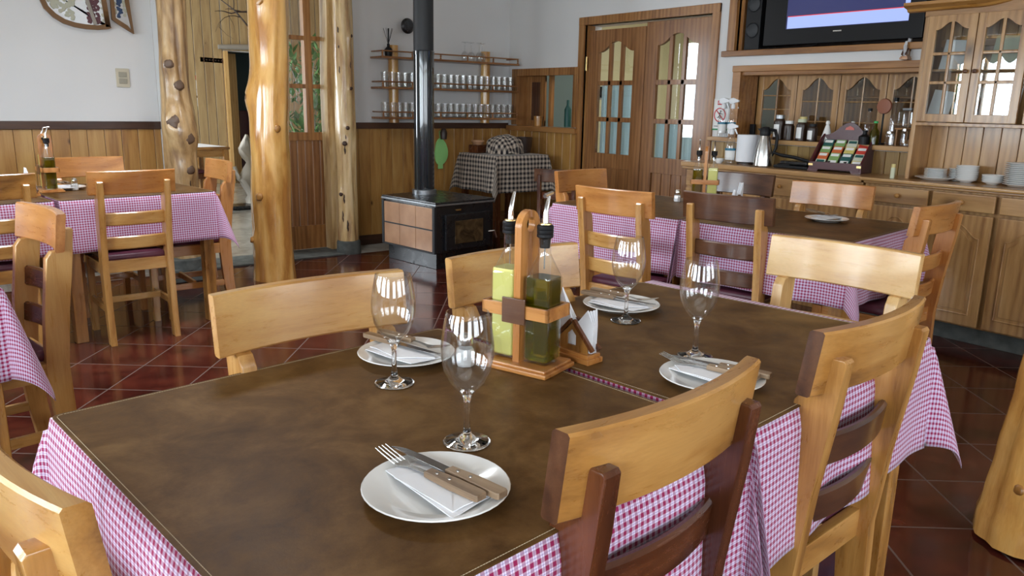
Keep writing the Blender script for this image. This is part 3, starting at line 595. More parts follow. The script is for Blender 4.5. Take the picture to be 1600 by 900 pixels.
# ------------------------------------------------------------------ left counter under the alcove
CX = 4.74; CZ = 0.905
def panel_front(parent, name, x0, x1, z0, z1, arch=False, y=-0.02, mat='cabinet_x', kx=None, kz=None):
    """raised-panel drawer or door front"""
    m = MB(); m.box(x0, x1, y, y + 0.02, z0, z1, 0.006)
    if arch:
        s = 0.055; xa, xb = x0 + s, x1 - s; za, zb = z0 + s + 0.01, z1 - s - 0.005; rise = 0.07
        top = arch_pts(xa, xb, zb - rise, rise)
        out = [(xa, za), (xb, za), *top[::-1]]
        # sunken groove ring made of a raised bead around a raised field
        s2 = 0.022; top2 = arch_pts(xa + s2, xb - s2, zb - rise - s2, rise)
        m.prism([(xa + s2, za + s2), (xb - s2, za + s2), *top2[::-1]], y - 0.006, y + 0.001, bev=0.005)
        pts = [(p[0], y - 0.001, p[1]) for p in out + [out[0]]]
        for a, b in zip(pts, pts[1:]):
            if (Vector(a) - Vector(b)).length > 1e-4: m.tube([a, b], 0.0045, 6)
    o = m.build(name, mat, parent)
    if kx is not None: knob(o, kx, y - 0.002, kz)
    return o
t = thing('sideboard', 'wooden sideboard with drawers under the alcove, left part of the counter', 'sideboard', (CX, 3.93, 0), RW)
m = MB(); m.box(0.03, 1.415, 0.03, 0.30, 0.0, 0.86, 0.003); m.build('carcass', 'cabinet_z', t)
m = MB(); m.box(-0.0, 1.436, -0.02, 0.305, 0.868, CZ, 0.008); m.box(0.0, 1.44, -0.0, 0.30, 0.85, 0.868, 0.004); m.build('worktop', 'cabinet_x', t)
for i, (a, b) in enumerate(((0.04, 0.37), (0.385, 0.70), (0.715, 1.00), (1.015, 1.41))):
    panel_front(t, 'drawer', a, b, 0.725, 0.845, y=0.008, kx=(a + b) / 2, kz=0.79)
    panel_front(t, 'door', a, b, 0.11, 0.71, True, y=0.008, mat='cabinet_z')
# ------------------------------------------------------------------ hutch (dresser) on the right
HX = 4.72
t = thing('hutch_cabinet', 'wooden hutch lower cabinet with arched doors and a row of drawers', 'cabinet', (HX, 2.475, 0), RW)
m = MB(); m.box(0.0, 2.6, 0.02, 0.325, 0.10, 0.868, 0.003); m.build('carcass', 'cabinet_z', t)
m = MB(); m.box(0.02, 2.6, 0.06, 0.3, 0.0, 0.10, 0.002); m.build('plinth', 'concrete', t)
m = MB(); m.box(-0.015, 2.62, -0.035, 0.325, 0.883, CZ, 0.007); m.box(0.0, 2.6, -0.01, 0.32, 0.868, 0.884, 0.005); m.build('worktop', 'cabinet_x', t)
xs = [(0.06, 0.40), (0.425, 0.76), (0.785, 1.12), (1.145, 1.48), (1.505, 1.84), (1.865, 2.2), (2.225, 2.56)]
for i, (a, b) in enumerate(xs):
    panel_front(t, 'drawer', a, b, 0.762, 0.858, kx=(a + b) / 2, kz=0.812, mat='cabinet_x')
    panel_front(t, 'door', a, b, 0.115, 0.745, True, mat='cabinet_z')
UX = 4.81
t = thing('glazed_cabinet', 'wooden hutch top with glazed arched doors above an open shelf', 'cabinet', (UX, 2.275, 0), RW)
m = MB(); m.box(0.0, 0.025, 0.0, 0.235, CZ, 1.86, 0.003); m.box(2.375, 2.4, 0, 0.235, CZ, 1.86, 0.003); m.box(0.02, 2.38, 0.0, 0.232, 1.222, 1.242, 0.003); m.box(0.0, 2.4, 0.0, 0.235, 1.83, 1.86, 0.003)
m.box(1.14, 1.16, 0.01, 0.23, 1.24, 1.84, 0.002); m.build('carcass', 'cabinet_z', t)
m = MB()
for i in range(24): m.box(0.025 + i * 0.098, 0.025 + (i + 1) * 0.098 - 0.004, 0.218, 0.234, CZ, 1.84, 0.003, seg=1)
m.build('back_boards', 'cabinet_z', t)
m = MB(); m.box(0.03, 2.37, 0.02, 0.215, 1.53, 1.542); m.build('inner_shelf', 'cabinet_x', t)
x = 0.035
for i in range(8):
    w = 0.262; lf = glazed_leaf(t, 'door', x, x + w, 1.245, 1.835, 0.044, 0.035, 0.045, 0.045, [1.465, 1.625], 2, 'cabinet_z', 'hutch_pane', -0.022, 0.022, 0.0085, vbar=0.0085)
    knob(lf, x + (w - 0.022 if i % 2 == 0 else 0.022), -0.024, 1.525, 0.012, 'walnut_x')
    x += w + (0.004 if i % 2 == 0 else 0.03)
# cornice that sweeps up towards the middle like a swan neck
def cz(x): return 1.862 + (0 if x < 0.28 else 0.19 * (0.5 - 0.5 * cos(pi * min(1, (x - 0.28) / 0.75))))
m = MB(); prof = [(0.0, 0.0), (-0.02, 0.006), (-0.03, 0.018), (-0.06, 0.024), (-0.075, 0.034), (-0.075, 0.05), (0.0, 0.052)]
xsn = [-0.10 + i * (1.13 / 40) for i in range(41)]
xsn = xsn + [2.06 - q + 0.3 for q in xsn[::-1] if 2.06 - q + 0.3 > xsn[-1]]
rings = [[m.bm.verts.new((xx, p[0], (cz(xx) if xx < 1.2 else cz(2.4 - xx)) + p[1])) for p in prof] for xx in xsn]
for a, b in zip(rings, rings[1:]):
    for i in range(len(prof)): m.bm.faces.new([a[i], a[(i + 1) % len(prof)], b[(i + 1) % len(prof)], b[i]])
m.bm.faces.new(rings[0]); m.bm.faces.new(rings[-1][::-1])
m.build('cornice', 'amber_x', t, ang=25)
m = MB(); pts = [(0.0, 1.835)] + [(2.4, 1.835)] + [(xx, (cz(xx) if xx < 1.2 else cz(2.4 - xx)) + 0.01) for xx in [2.4 - i * 0.06 for i in range(41)]]
m.prism(pts, -0.005, 0.015); m.build('frieze_board', 'cabinet_x', t)
# things stored behind the glass
def on_right(o, X, Y, Z=0): o.location = (X, Y, Z); o.rotation_euler = (0, 0, RW); return o
def leaning(label, mat, X, Y, z, w, h, lean):
    m = MB(); M = tr(0, 0, 0) @ Matrix.Rotation(radians(lean), 4, 'Y') @ Matrix.Rotation(radians(-8), 4, 'X')
    m.box(0, w, 0, 0.008, 0, h, 0.001, M=M); o = on_right(m.build('folded_card', mat), X, Y, z); return tag(o, label, 'card')
leaning('white menu card leaning inside the first glazed hutch door', 'sign_white', UX + 0.07, 2.235, 1.245, 0.12, 0.19, 8)
leaning('brown framed card leaning inside the first glazed hutch door', 'dark_brown', UX + 0.13, 2.10, 1.245, 0.09, 0.15, 14)
leaning('white menu card leaning inside the second glazed hutch door', 'sign_white', UX + 0.07, 1.95, 1.245, 0.2, 0.2, 2)
leaning('pale picture card on the middle shelf of the hutch', 'card_cream', UX + 0.08, 1.93, 1.545, 0.15, 0.18, 4)
leaning('white printed card on the middle shelf behind the first hutch door', 'sign_white', UX + 0.08, 2.20, 1.545, 0.14, 0.17, 5)

# ------------------------------------------------------------------ crockery on the hutch worktop
def plate_bm(r, h=0.016, rim=0.35):
    m = MB(); m.lathe([(0, .003), (r * .52, .003), (r * .60, .0005), (r * .64, .001), (r * .72, .006), (r * .99, h - .001), (r, h), (r * .985, h + .0015), (r * .72, .0105), (r * .62, .006), (0, .006)], 40); return m
small = plate_bm(0.062, 0.010).build('side_plate', 'china'); m0 = small
def stack(proto, X, Y, z0, n, dz, label, group, cat='plate', jit=0.0015):
    out = []
    for i in range(n):
        o = proto if (proto.get('label') is None) else proto.copy()
        if o is not proto: COL.objects.link(o)
        o.location = (X + random.uniform(-jit, jit), Y + random.uniform(-jit, jit), z0 + i * dz); tag(o, label, cat, group); out.append(o)
    return out
big = plate_bm(0.115, 0.018).build('dinner_plate', 'china'); tag(big, 'wide white plate under the small stack at the left end of the hutch worktop', 'plate'); big.location = (UX + 0.085, 2.13, CZ + .001)
stack(small, UX + 0.085, 2.135, CZ + 0.0105, 8, 0.0068, 'small white plate in the leftmost stack on the hutch worktop', 'leftmost stack of small plates')
def bowl_bm(r, h):
    m = MB(); m.lathe([(0, 0), (r * .5, 0), (r * .55, .004), (r * .9, h * .55), (r, h), (r * .965, h), (r * .86, h * .6), (r * .5, .007), (0, .007)], 32); return m
bw = bowl_bm(0.062, 0.022).build('soup_bowl', 'china'); stack(bw, UX + 0.10, 1.965, CZ + 0.001, 8, 0.0105, 'white bowl in the second stack from the left on the hutch worktop', 'second stack of bowls', 'bowl')
b2 = bowl_bm(0.058, 0.022).build('dessert_bowl', 'china'); stack(b2, UX + 0.10, 1.825, CZ + 0.001, 4, 0.0105, 'white bowl in the low third stack on the hutch worktop', 'third stack of bowls', 'bowl')
sm2 = plate_bm(0.058, 0.014).build('side_plate', 'china'); stack(sm2, UX + 0.165, 2.035, CZ + 0.001, 7, 0.0095, 'small white plate in the stack behind the leftmost stack on the hutch', 'rear stack of small plates')
tp = plate_bm(0.078, 0.014).build('tea_plate', 'china'); stack(tp, UX + 0.085, 1.685, CZ + 0.001, 12, 0.0105, 'white rimmed plate in the tallest stack on the hutch worktop', 'tallest stack of plates')
tp2 = plate_bm(0.078, 0.014).build('tea_plate', 'china'); stack(tp2, UX + 0.085, 1.51, CZ + 0.001, 9, 0.0105, 'white rimmed plate in the stack cut by the right edge of the photo', 'plates at the right edge of the hutch')
m = MB(); m.lathe([(0, 0), (.013, 0), (.013, .06), (.011, .065), (0, .065)], 14); t = m.build('small_bottle', 'card_cream'); m = MB(); m.lathe([(0, .064), (.012, .064), (.012, .085), (0, .085)], 14); m.build('cap', 'yellow_lid', t); t.location = (4.78, 2.335, CZ); tag(t, 'tiny pale bottle with a yellow cap beside the left foot of the hutch', 'bottle')

# ------------------------------------------------------------------ things on the left counter
def lathe_obj(name, prof, mat, loc, seg=24, parent=None, ang=35):
    m = MB(); m.lathe(prof, seg); o = m.build(name, mat, parent, ang); o.location = loc; return o
def spray(loc, label, rz_=0.0, s=1.0):
    t = thing('spray_bottle', label, 'spray bottle', loc, rz_)
    lathe_obj('bottle_body', [(0, 0), (.034 * s, 0), (.037 * s, .01), (.034 * s, .07), (.037 * s, .12), (.030 * s, .165), (.014 * s, .20), (.014 * s, .215), (0, .215)], 'tumbler_glass', (0, 0, 0), parent=t)
    lathe_obj('wrap_label', [(.0352 * s, .03), (.0352 * s, .07), (.0376 * s, .105)], 'sign_white', (0, 0, 0), parent=t)
    lathe_obj('blue_band', [(.0385 * s, .096), (.0385 * s, .106), (.0385 * s, .112)], 'blue_label', (0, 0, 0), parent=t)
    m = MB(); m.lathe([(0, .212), (.017, .212), (.017, .235), (.012, .25), (0, .25)], 14); m.prism([(-.018, .245), (.045, .262), (.045, .275), (.0, .292), (-.03, .285), (-.035, .26)], -.011, .011, bev=.002); m.prism([(.018, .25), (.03, .252), (.045, .215), (.038, .213)], -.004, .004)
    m.build('trigger_head', 'white_plastic', t); return t
spray((4.84, 3.575, CZ), 'clear spray bottle with white trigger at the front of the counter by the paper roll', radians(-70))
spray((5.02, 3.80, 1.087), 'clear spray bottle on the alcove ledge right beside the no-running notice', radians(-70), .9)
spray((5.03, 3.72, 1.087), 'clear spray bottle on the alcove ledge, second from the notice', radians(-80), .9)
t = thing('paper_roll', 'fat white paper roll standing on the counter behind the spray bottle', 'paper roll', (4.91, 3.475, CZ))
lathe_obj('holder_base', [(0, 0), (.07, 0), (.07, .012), (.012, .014), (.012, .02), (0, .02)], 'dark_brown', (0, 0, 0), parent=t)
lathe_obj('roll', [(.02, .02), (.078, .02), (.081, .03), (.081, .205), (.078, .212), (.02, .212), (.02, .02)], 'paper', (0, 0, 0), 32, parent=t)
lathe_obj('sugar_dish', [(0, 0), (.02, 0), (.035, .018), (.037, .03), (.034, .035), (.0, .038)], 'sign_white', (4.83, 3.66, CZ)); tag(bpy.data.objects['sugar_dish'], 'small round white dish on the counter left of the spray bottle', 'dish')
t = thing('thermal_jug', 'steel thermal jug with black lid and handle on the counter', 'jug', (4.85, 3.30, CZ), radians(-60))
lathe_obj('body', [(0, 0), (.062, 0), (.066, .006), (.064, .05), (.056, .12), (.042, .18), (.032, .215), (0, .215)], 'steel', (0, 0, 0), 32, parent=t)
m = MB(); m.lathe([(.033, .212), (.037, .22), (.036, .25), (.026, .272), (0, .278)], 20); m.prism([(-.03, .24), (-.055, .262), (-.03, .262)], -.012, .012); m.build('lid', 'black_plastic', t)
m = MB(); m.tube([(.03, 0, .255), (.066, 0, .25), (.083, 0, .20), (.08, 0, .13), (.056, 0, .075)], [.012, .013, .012, .011, .009], 10); m.build('handle', 'black_plastic', t)
t = thing('waffle_iron', 'flat black griddle machine with long handle between jug and tea box', 'appliance', (4.80, 3.18, CZ), RW)
m = MB(); m.box(-0.02, 0.24, 0.03, 0.20, 0.0, 0.022, 0.006); m.box(0.0, 0.10, .04, .19, .0, .03, .008); m.build('base_plate', 'black_plastic', t)
m = MB(); m.box(0.02, 0.23, 0.04, 0.19, 0.026, 0.05, 0.01); m.build('top_plate', 'black_iron', t)
m = MB(); m.tube([(0.23, 0.1, 0.05), (0.1, 0.09, 0.075), (0.0, 0.08, 0.085), (-0.05, 0.07, 0.10)], [.01, .012, .012, .008], 8); m.build('handle', 'black_plastic', t)
# tea box
t = thing('tea_box', 'maroon wooden tea box with sloping open front full of tea packets', 'box', (4.83, 2.93, CZ), radians(-84))
side = [(0.0, 0.0), (0.0, 0.06), (0.14, 0.215), (0.19, 0.245), (0.19, 0.0)]
m = MB(); m.prism(side, 0.0, 0.012, 'yz', bev=.002); m.build('side_panel', 'maroon_paint', t); m = MB(); m.prism(side, 0.338, 0.35, 'yz', bev=.002); m.build('side_panel', 'maroon_paint', t)
m = MB(); m.prism([(0.0, 0.012), (0.04, 0.012), (0.06, 0), (0, 0)], 0, .0); m.bm.clear()
m.prism([(0.012, 0.014), (0.338, 0.014), (0.338, 0.062), (0.012, 0.062)], -0.002, 0.012, bev=.002); m.prism([(-.002, -0.0), (.06, 0.0), (.07, .014), (-.002, .016)], -0.004, 0.01); m.prism([(.352, 0.0), (.352, .016), (.28, .014), (.29, .0)], -0.004, 0.01)
m.build('front_panel', 'maroon_paint', t)
m = MB(); m.prism([(0.0, 0.0), (0.35, 0.0), (0.35, 0.235)] + [(x_, z_) for x_, z_ in arch_pts(0.02, 0.33, 0.235, 0.085)[::-1]] + [(0.0, 0.235)], 0.178, 0.19, bev=.002); m.build('back_panel', 'maroon_paint', t)
m = MB(); m.prism([(0.145, 0.27), (0.205, 0.27), (0.2, 0.285), (0.19, .289), (0.175, 0.297), (0.16, .289), (0.15, 0.285)], 0.1745, 0.178); m.build('emblem', 'sign_pink', t)
m = MB(); m.box(.0, .03, -.006, -.003, .035, .05, .001); m.box(.32, .35, -.006, -.003, .035, .05, .001); m.build('corner_clasp', 'brass', t)
m = MB(); m.box(0.012, 0.338, 0.012, 0.178, 0.012, 0.03)
for x_ in (.12, .23): m.box(x_ - .003, x_ + .003, .012, .178, .02, .07)
m.build('divider', 'dark_brown', t)
cols = ['tea_cream', 'tea_green', 'tea_teal', 'tea_yellow', 'tea_orange', 'tea_green', 'tea_teal', 'tea_cream', 'tea_green', 'tea_orange', 'tea_yellow', 'tea_red', 'tea_teal', 'tea_green', 'tea_cream', 'tea_red']
names_ = {'tea_cream': 'cream', 'tea_green': 'green', 'tea_teal': 'dark teal', 'tea_yellow': 'yellow', 'tea_orange': 'orange', 'tea_red': 'red'}
rows_ = ['front', 'second', 'third', 'back']; cl_ = ['leftmost', 'second', 'third', 'rightmost']
MT = tr(4.83, 2.93, CZ) @ rz(radians(-84))
for r_ in range(4):
    for c_ in range(4):
        cc = cols[r_ * 4 + c_]
        m = MB(); m.box(-.033, .033, -.006, .006, 0, .058, .003); m.mi = 1; m.box(-.026, .026, -.0068, -.0058, .03, .05, 0)
        o = m.build('tea_packet', [cc, 'sign_white' if cc != 'tea_cream' else 'tea_teal'])
        o.matrix_world = MT @ tr(0.055 + c_ * 0.08, 0.028 + r_ * 0.035, 0.030 + r_ * 0.042) @ Matrix.Rotation(radians(-38), 4, 'X')
        tag(o, '%s tea packet, %s in the %s row of the tea box' % (names_[cc], cl_[c_], rows_[r_]), 'tea packet', 'packets in the tea box')

# jars, figurines and bottles on the alcove shelf
SZ = 1.087
def jar(label, X, Y, r, h, lid, wrap, cat='jar', body='coffee'):
    t = thing('coffee_jar', label, cat, (X, Y, SZ), random.uniform(0, 1))
    lathe_obj('jar_body', [(0, 0), (r * .95, 0), (r, .006), (r, h * .72), (r * .72, h * .84), (r * .72, h * .86), (0, h * .86)], body, (0, 0, 0), parent=t)
    lathe_obj('lid', [(0, h), (r * .74, h), (r * .78, h * .98), (r * .78, h * .85), (0, h * .85)], lid, (0, 0, 0), parent=t)
    if wrap:
        m = MB(); a0 = radians(150)
        for i in range(9):
            pass
        v0 = [m.bm.verts.new(((r + .0012) * cos(a0 + i * .13), (r + .0012) * sin(a0 + i * .13), h * .12)) for i in range(9)]; v1 = [m.bm.verts.new((v.co.x, v.co.y, h * .62)) for v in v0]
        for i in range(8): m.bm.faces.new([v0[i], v0[i + 1], v1[i + 1], v1[i]])
        o = m.build('wrap_label', wrap, t); o.rotation_euler = (0, 0, -t.rotation_euler[2])
    return t
jar('tall dark coffee jar with a grey lid, first jar on the alcove shelf', 5.06, 3.33, .042, .175, 'grey_metal', 'sign_white')
jar('short dark jar with a brassy lid beside the tall coffee jar', 5.05, 3.245, .036, .135, 'sign_white', 'coffee')
jar('dark jar with yellow cap standing behind the row of jars', 5.15, 3.20, .034, .165, 'yellow_lid', 'coffee')
jar('dark jar with white label and pale lid, third in the front row of jars', 5.05, 3.145, .038, .15, 'card_cream', 'sign_white')
jar('small dark jar with a white label nearest the white angel', 5.04, 3.055, .034, .12, 'black_plastic', 'sign_white')
def angel(label, X, Y, s):
    t = thing('angel_figurine', label, 'figurine', (X, Y, SZ))
    m = MB(); m.lathe([(0, 0), (.045 * s, 0), (.043 * s, .01), (.03 * s, .05), (.018 * s, .095), (.012 * s, .115), (0, .12)], 20); m.build('gown', 'sign_white', t)
    m = MB(); m.lathe([(0, .112), (.012, .118), (.015, .13), (.011, .142), (0, .147)], 14); m.build('head', 'china', t, loc=None)
    return t
angel('white angel figurine with wide gown left of the tea box crest', 5.04, 2.945, 1.0)
angel('white angel figurine behind the crest of the tea box', 5.10, 2.80, 1.0)
def bottle(label, X, Y, r, h, mat, capm, name='glass_bottle'):
    t = thing(name, label, 'bottle', (X, Y, SZ))
    lathe_obj('bottle_body', [(0, 0), (r, 0), (r, h * .55), (r * .4, h * .72), (r * .36, h * .93), (0, h * .93)], mat, (0, 0, 0), parent=t)
    lathe_obj('cap', [(0, h * .92), (r * .48, h * .92), (r * .48, h), (0, h)], capm, (0, 0, 0), parent=t)
    return t
bottle('clear bottle with black cap right of the tea box crest', 5.06, 2.67, .03, .23, 'tumbler_glass', 'black_plastic')
bottle('bottle with bright green band in front of the round copper disc', 5.02, 2.60, .028, .15, 'olive_oil', 'bright_green')
bottle('tall clear bottle with black stopper near the round copper disc', 5.13, 2.54, .03, .30, 'tumbler_glass', 'black_plastic')
bottle('dark squat bottle at the foot of the round copper disc', 5.00, 2.655, .036, .09, 'black_plastic', 'black_plastic')
t = thing('copper_disc', 'round copper coloured disc standing on a stem among the bottles', 'ornament', (5.10, 2.60, SZ), RW)
m = MB(); m.lathe([(0, 0), (.046, 0), (.05, .008), (.046, .018), (0, .02)], 28, M=tr(0, 0.01, 0.245) @ Matrix.Rotation(radians(90), 4, 'X')); m.build('disc', 'copper_round', t)
m = MB(); m.tube([(0, 0, 0.01), (0, 0, 0.20)], .006, 8); m.lathe([(0, 0), (.03, 0), (.03, .012), (0, .012)], 16); m.build('stem', 'black_plastic', t)
t = thing('drink_dispenser', 'square clear glass dispenser jar on a wooden stand beside the hutch', 'dispenser', (5.14, 2.46, SZ), RW)
m = MB(); m.box(-.055, .055, -.04, .04, .10, .112, .003); m.box(-.05, -.04, -.03, .03, 0, .1, .002); m.box(.04, .05, -.03, .03, 0, .1, .002); m.build('stand', 'frame_x', t)
m = MB(); m.box(-.048, .048, -.036, .036, .113, .22, .012); m.build('glass_jar', 'tumbler_glass', t); m = MB(); m.box(-.03, .03, -.024, .024, .22, .236, .006); m.build('lid', 'grey_metal', t)
jar('small silver lidded jar on the shelf beside the hutch', 5.02, 2.50, .03, .09, 'steel', None, 'jar', 'tumbler_glass')
jar('second small silver lidded jar on the shelf beside the hutch', 5.05, 2.42, .026, .11, 'steel', None, 'jar', 'tumbler_glass')
m = MB(); m.box(-.02, .02, -.012, .012, 0, .10, .003); o = on_right(m.build('card_reader', 'black_plastic'), XR + 0.16, 3.66, SZ); tag(o, 'small dark gadget in the left corner of the alcove shelf', 'gadget')

# notice with a crossed-out running figure
t = thing('notice_sign', 'white no-running notice with red circle between door and alcove', 'sign', (XR - 0.006, 3.925, 1.135), RW)
m = MB(); m.box(0, .155, 0, .005, 0, .235, .001); m.build('board', 'sign_white', t)
m = MB(); M = tr(.0775, -.0015, .115) @ Matrix.Rotation(radians(90), 4, 'X')
m.lathe([(.046, 0), (.054, 0), (.054, .0016), (.046, .0016), (.046, 0)], 40, M=M); m.box(-.004, .004, -.0018, -.0002, -.048, .048, M=tr(.0775, 0, .115) @ Matrix.Rotation(radians(-45), 4, 'Y')); m.build('prohibition_ring', 'sign_red', t)
m = MB(); m.box(.05, .105, -.0016, 0, .19, .222, .001); m.build('emblem', 'sign_red', t); m = MB(); m.box(.055, .1, -.0024, -.0014, .2, .204); m.box(.058, .096, -.0024, -.0014, .208, .213); m.build('emblem_text', 'sign_white', t)
m = MB(); bx_ = lambda a, b, w: m.tube([(a[0], -.0015, a[1]), (b[0], -.0015, b[1])], w, 6, flat=1.0)
m.lathe([(0, 0), (.0065, 0), (.0065, .001), (0, .001)], 14, M=tr(.083, -.0008, .143) @ Matrix.Rotation(radians(90), 4, 'X'))
bx_((.081, .134), (.075, .112), .0042); bx_((.081, .133), (.066, .128), .0018); bx_((.066, .128), (.06, .134), .0018); bx_((.082, .132), (.095, .122), .0018); bx_((.095, .122), (.1, .128), .0018)
bx_((.076, .112), (.087, .100), .0028); bx_((.087, .1), (.078, .088), .0024); bx_((.074, .112), (.066, .097), .0028); bx_((.066, .097), (.054, .095), .0024)
m.build('running_figure', 'sign_black', t)
m = MB(); m.box(.03, .125, -.0014, 0, .028, .033); m.box(.065, .09, -.0014, 0, .042, .047); m.build('caption', 'sign_black', t); m = MB(); m.box(0, .155, -.0012, 0, 0, .012); m.build('green_strip', 'sign_green', t)
# napkin holder resting on the alcove frame
# ------------------------------------------------------------------ tables
TT = 0.768            # table top height
class Frame:
    """table frame: u along the long side, v towards the camera side"""
    def __init__(s, ox, oy, deg, flip=1): s.o = (ox, oy); s.a = radians(deg); s.deg = deg
    def __call__(s, u, v, z=0.0):
        c, d = cos(s.a), sin(s.a); return (s.o[0] + u * c + v * d, s.o[1] + u * d - v * c, z)
F1 = Frame(0.155, 1.425, 5.7)
def table_mesh_proto():
    t = thing('dining_table', 'x', 'table')
    m = MB(); m.box(-.400, .400, -.396, .396, TT - .028, TT, .004); m.build('table_top', 'amber_x', t)
    m = MB()
    for s_ in (-1, 1): m.box(-.36, .36, s_ * .35 - .011, s_ * .35 + .011, TT - .11, TT - .028, .002); m.box(s_ * .355 - .011, s_ * .355 + .011, -.35, .35, TT - .11, TT - .028, .002)
    m.build('apron', 'amber_x', t)
    for sx_ in (-1, 1):
        for sy_ in (-1, 1):
            m = MB(); m.box(sx_ * .36 - .03, sx_ * .36 + .03, sy_ * .355 - .03, sy_ * .355 + .03, 0, TT - .028, .004); m.build('leg', 'amber_z', t)
    return t
def cloth_mesh(name, hw, hh, drop, seams=(), mat='red_gingham', seed=0, flare=0.30, z=None, zpush=0.0, fold=0.010, thick=True):
    """square cloth over a square top; seams = sides ('+x','-x') squeezed against a neighbour"""
    z = TT + 0.0015 if z is None else z
    rnd = random.Random(seed); ph = [rnd.uniform(0, 6.28) for _ in range(4)]
    def axis(h):
        a = [-h - drop + drop * i / 14 for i in range(14)]; b = [-h + 2 * h * i / 36 for i in range(37)]
        return a + b + [-q for q in a[::-1]]
    xs_, ys_ = axis(hw), axis(hh); m = MB(); uvl = m.bm.loops.layers.uv.new('UVMap'); G = []; UV = {}
    for s_ in xs_:
        row = []
        for t_ in ys_:
            dx, dy = max(abs(s_) - hw, 0), max(abs(t_) - hh, 0); sx_, sy_ = (1 if s_ > 0 else -1), (1 if t_ > 0 else -1)
            x = max(-hw, min(hw, s_)); y = max(-hh, min(hh, t_)); zz = z
            if dx > 0 or dy > 0:
                r = hypot(dx, dy); k = r / drop
                seamx = (('+x' in seams and sx_ > 0) or ('-x' in seams and sx_ < 0))
                roll = 0.007 * min(1, k * 8)
                if dx > 0 and dy > 0:
                    p = math.atan2(dy, dx); f = sin(2 * p); hr = r * flare * f * (0.62 if seamx else 1)
                    ddx, ddy = (0.0 if seamx else cos(p)), sin(p)
                    q = hypot(ddx, ddy) or 1; ddx /= q; ddy /= q
                    tw = 0.25 * f * sin(2 * p - pi / 2)
                    ox = (0.001 if seamx else roll * cos(p)) + hr * ddx; oy = roll * sin(p) + hr * ddy
                    if seamx: ox = min(ox, .001)
                    x += sx_ * ox; y += sy_ * oy; zz = z - math.sqrt(max(r * r - hr * hr, 0)) * (1 - 0.10 * f)
                elif dx > 0:
                    wv = 0 if seamx else fold * k * (sin(t_ * 17 + ph[0]) * .6 + sin(t_ * 31 + ph[1]) * .4) + 0.012 * k
                    x += sx_ * ((0.001 if seamx else roll) + wv); zz = z - dx
                else:
                    wv = fold * k * (sin(s_ * 16 + ph[2]) * .6 + sin(s_ * 29 + ph[3]) * .4) + 0.012 * k
                    y += sy_ * (roll + wv); zz = z - dy
            v = m.bm.verts.new((x, y, zz)); UV[v] = (s_ + 5.0, t_ + 5.0); row.append(v)
        G.append(row)
    for i in range(len(G) - 1):
        for j in range(len(G[0]) - 1):
            f = m.bm.faces.new([G[i][j], G[i + 1][j], G[i + 1][j + 1], G[i][j + 1]])
            for lp in f.loops: lp[uvl].uv = UV[lp.vert]
    o = m.build(name, mat, ang=80)
    if thick:
        md = o.modifiers.new('thickness', 'SOLIDIFY'); md.thickness = 0.0012; md.offset = 0
    return o
def mat_obj(quad, label, group=None, z0=None):
    """leather table mat from four corners in table frame coordinates (metres), with a stitched edge"""
    z0 = TT + 0.0022 if z0 is None else z0
    cxy = [sum(q[i] for q in quad) / 4 for i in (0, 1)]; loc = [(q[0] - cxy[0], q[1] - cxy[1]) for q in quad]
    def inset(pts, d):
        out = []
        n_ = len(pts)
        for i in range(n_):
            p0, p1, p2 = Vector(pts[i - 1]), Vector(pts[i]), Vector(pts[(i + 1) % n_])
            a = (p1 - p0).normalized(); b = (p2 - p1).normalized(); na, nb = Vector((-a.y, a.x)), Vector((-b.y, b.x))
            k_ = (na + nb).normalized(); out.append(p1 + k_ * d / max(k_.dot(na), .3))
        return out
    def rounded(pts, r):
        out = []; n_ = len(pts)
        for i in range(n_):
            p0, p1, p2 = Vector(pts[i - 1]), Vector(pts[i]), Vector(pts[(i + 1) % n_])
            a = p1 + (p0 - p1).normalized() * r; b = p1 + (p2 - p1).normalized() * r
            for k_ in range(6): t_ = k_ / 5; out.append(tuple(a * (1 - t_) ** 2 + p1 * 2 * t_ * (1 - t_) + b * t_ ** 2))
        return out
    m = MB(); m.prism(rounded(loc, .014), 0, .0026, 'xy', bev=.0008); o = m.build('table_mat', 'leather')
    st = rounded(inset(loc, .0065), .010); m = MB(); acc = 0
    P = [Vector((*p, .0028)) for p in st + [st[0]]]
    for a, b in zip(P, P[1:]):
        L_ = (b - a).length; d = (b - a).normalized()
        s_ = 0.0
        if L_ < .006: m.tube([a, b], .0005, 5); continue
        while s_ + .0032 < L_: m.tube([a + d * s_, a + d * (s_ + .0032)], .00055, 5); s_ += .0044
    m.build('stitching', 'thread', o)
    o.location = (*cxy, z0); return tag(o, label, 'table mat', group)

T_proto = table_mesh_proto(); first = [True]
def place_table(F, u, v, label, rot=0.0):
    if first[0]: t = T_proto; first[0] = False
    else: t = dup(T_proto)
    t.location = F(u, v); t.rotation_euler = (0, 0, F.a + rot); t['label'] = label; t['group'] = 'square tables pushed together in pairs'
    return t
def place_cloth(F, u, v, label, seams, seed, drop=.275, rot=0.0, hw=.4115, hh=.404):
    o = cloth_mesh('tablecloth', hw, hh, drop, seams, seed=seed); o.location = F(u, v); o.rotation_euler = (0, 0, F.a + rot)
    return tag(o, label, 'tablecloth', 'checked tablecloths')
def fq(F, q): return [F(*p)[:2] for p in q][::-1]
place_table(F1, .41, .405, 'square wooden table nearest the camera, left half of the foreground pair')
place_cloth(F1, .4105, .405, 'red checked cloth on the nearest table, its corner hanging at lower left', ('+x',), 1)
mat_obj(fq(F1, [(0, 0), (.822, 0), (.822, .811), (0, .811)]), 'brown leather mat filling the lower left of the photo, holding the nearest plate')
place_table(F1, 1.257, .405, 'square wooden table behind the nearest one, right half of the foreground pair')
place_cloth(F1, 1.2575, .405, 'red checked cloth hanging to a point at the right end of the foreground tables', ('-x',), 2)
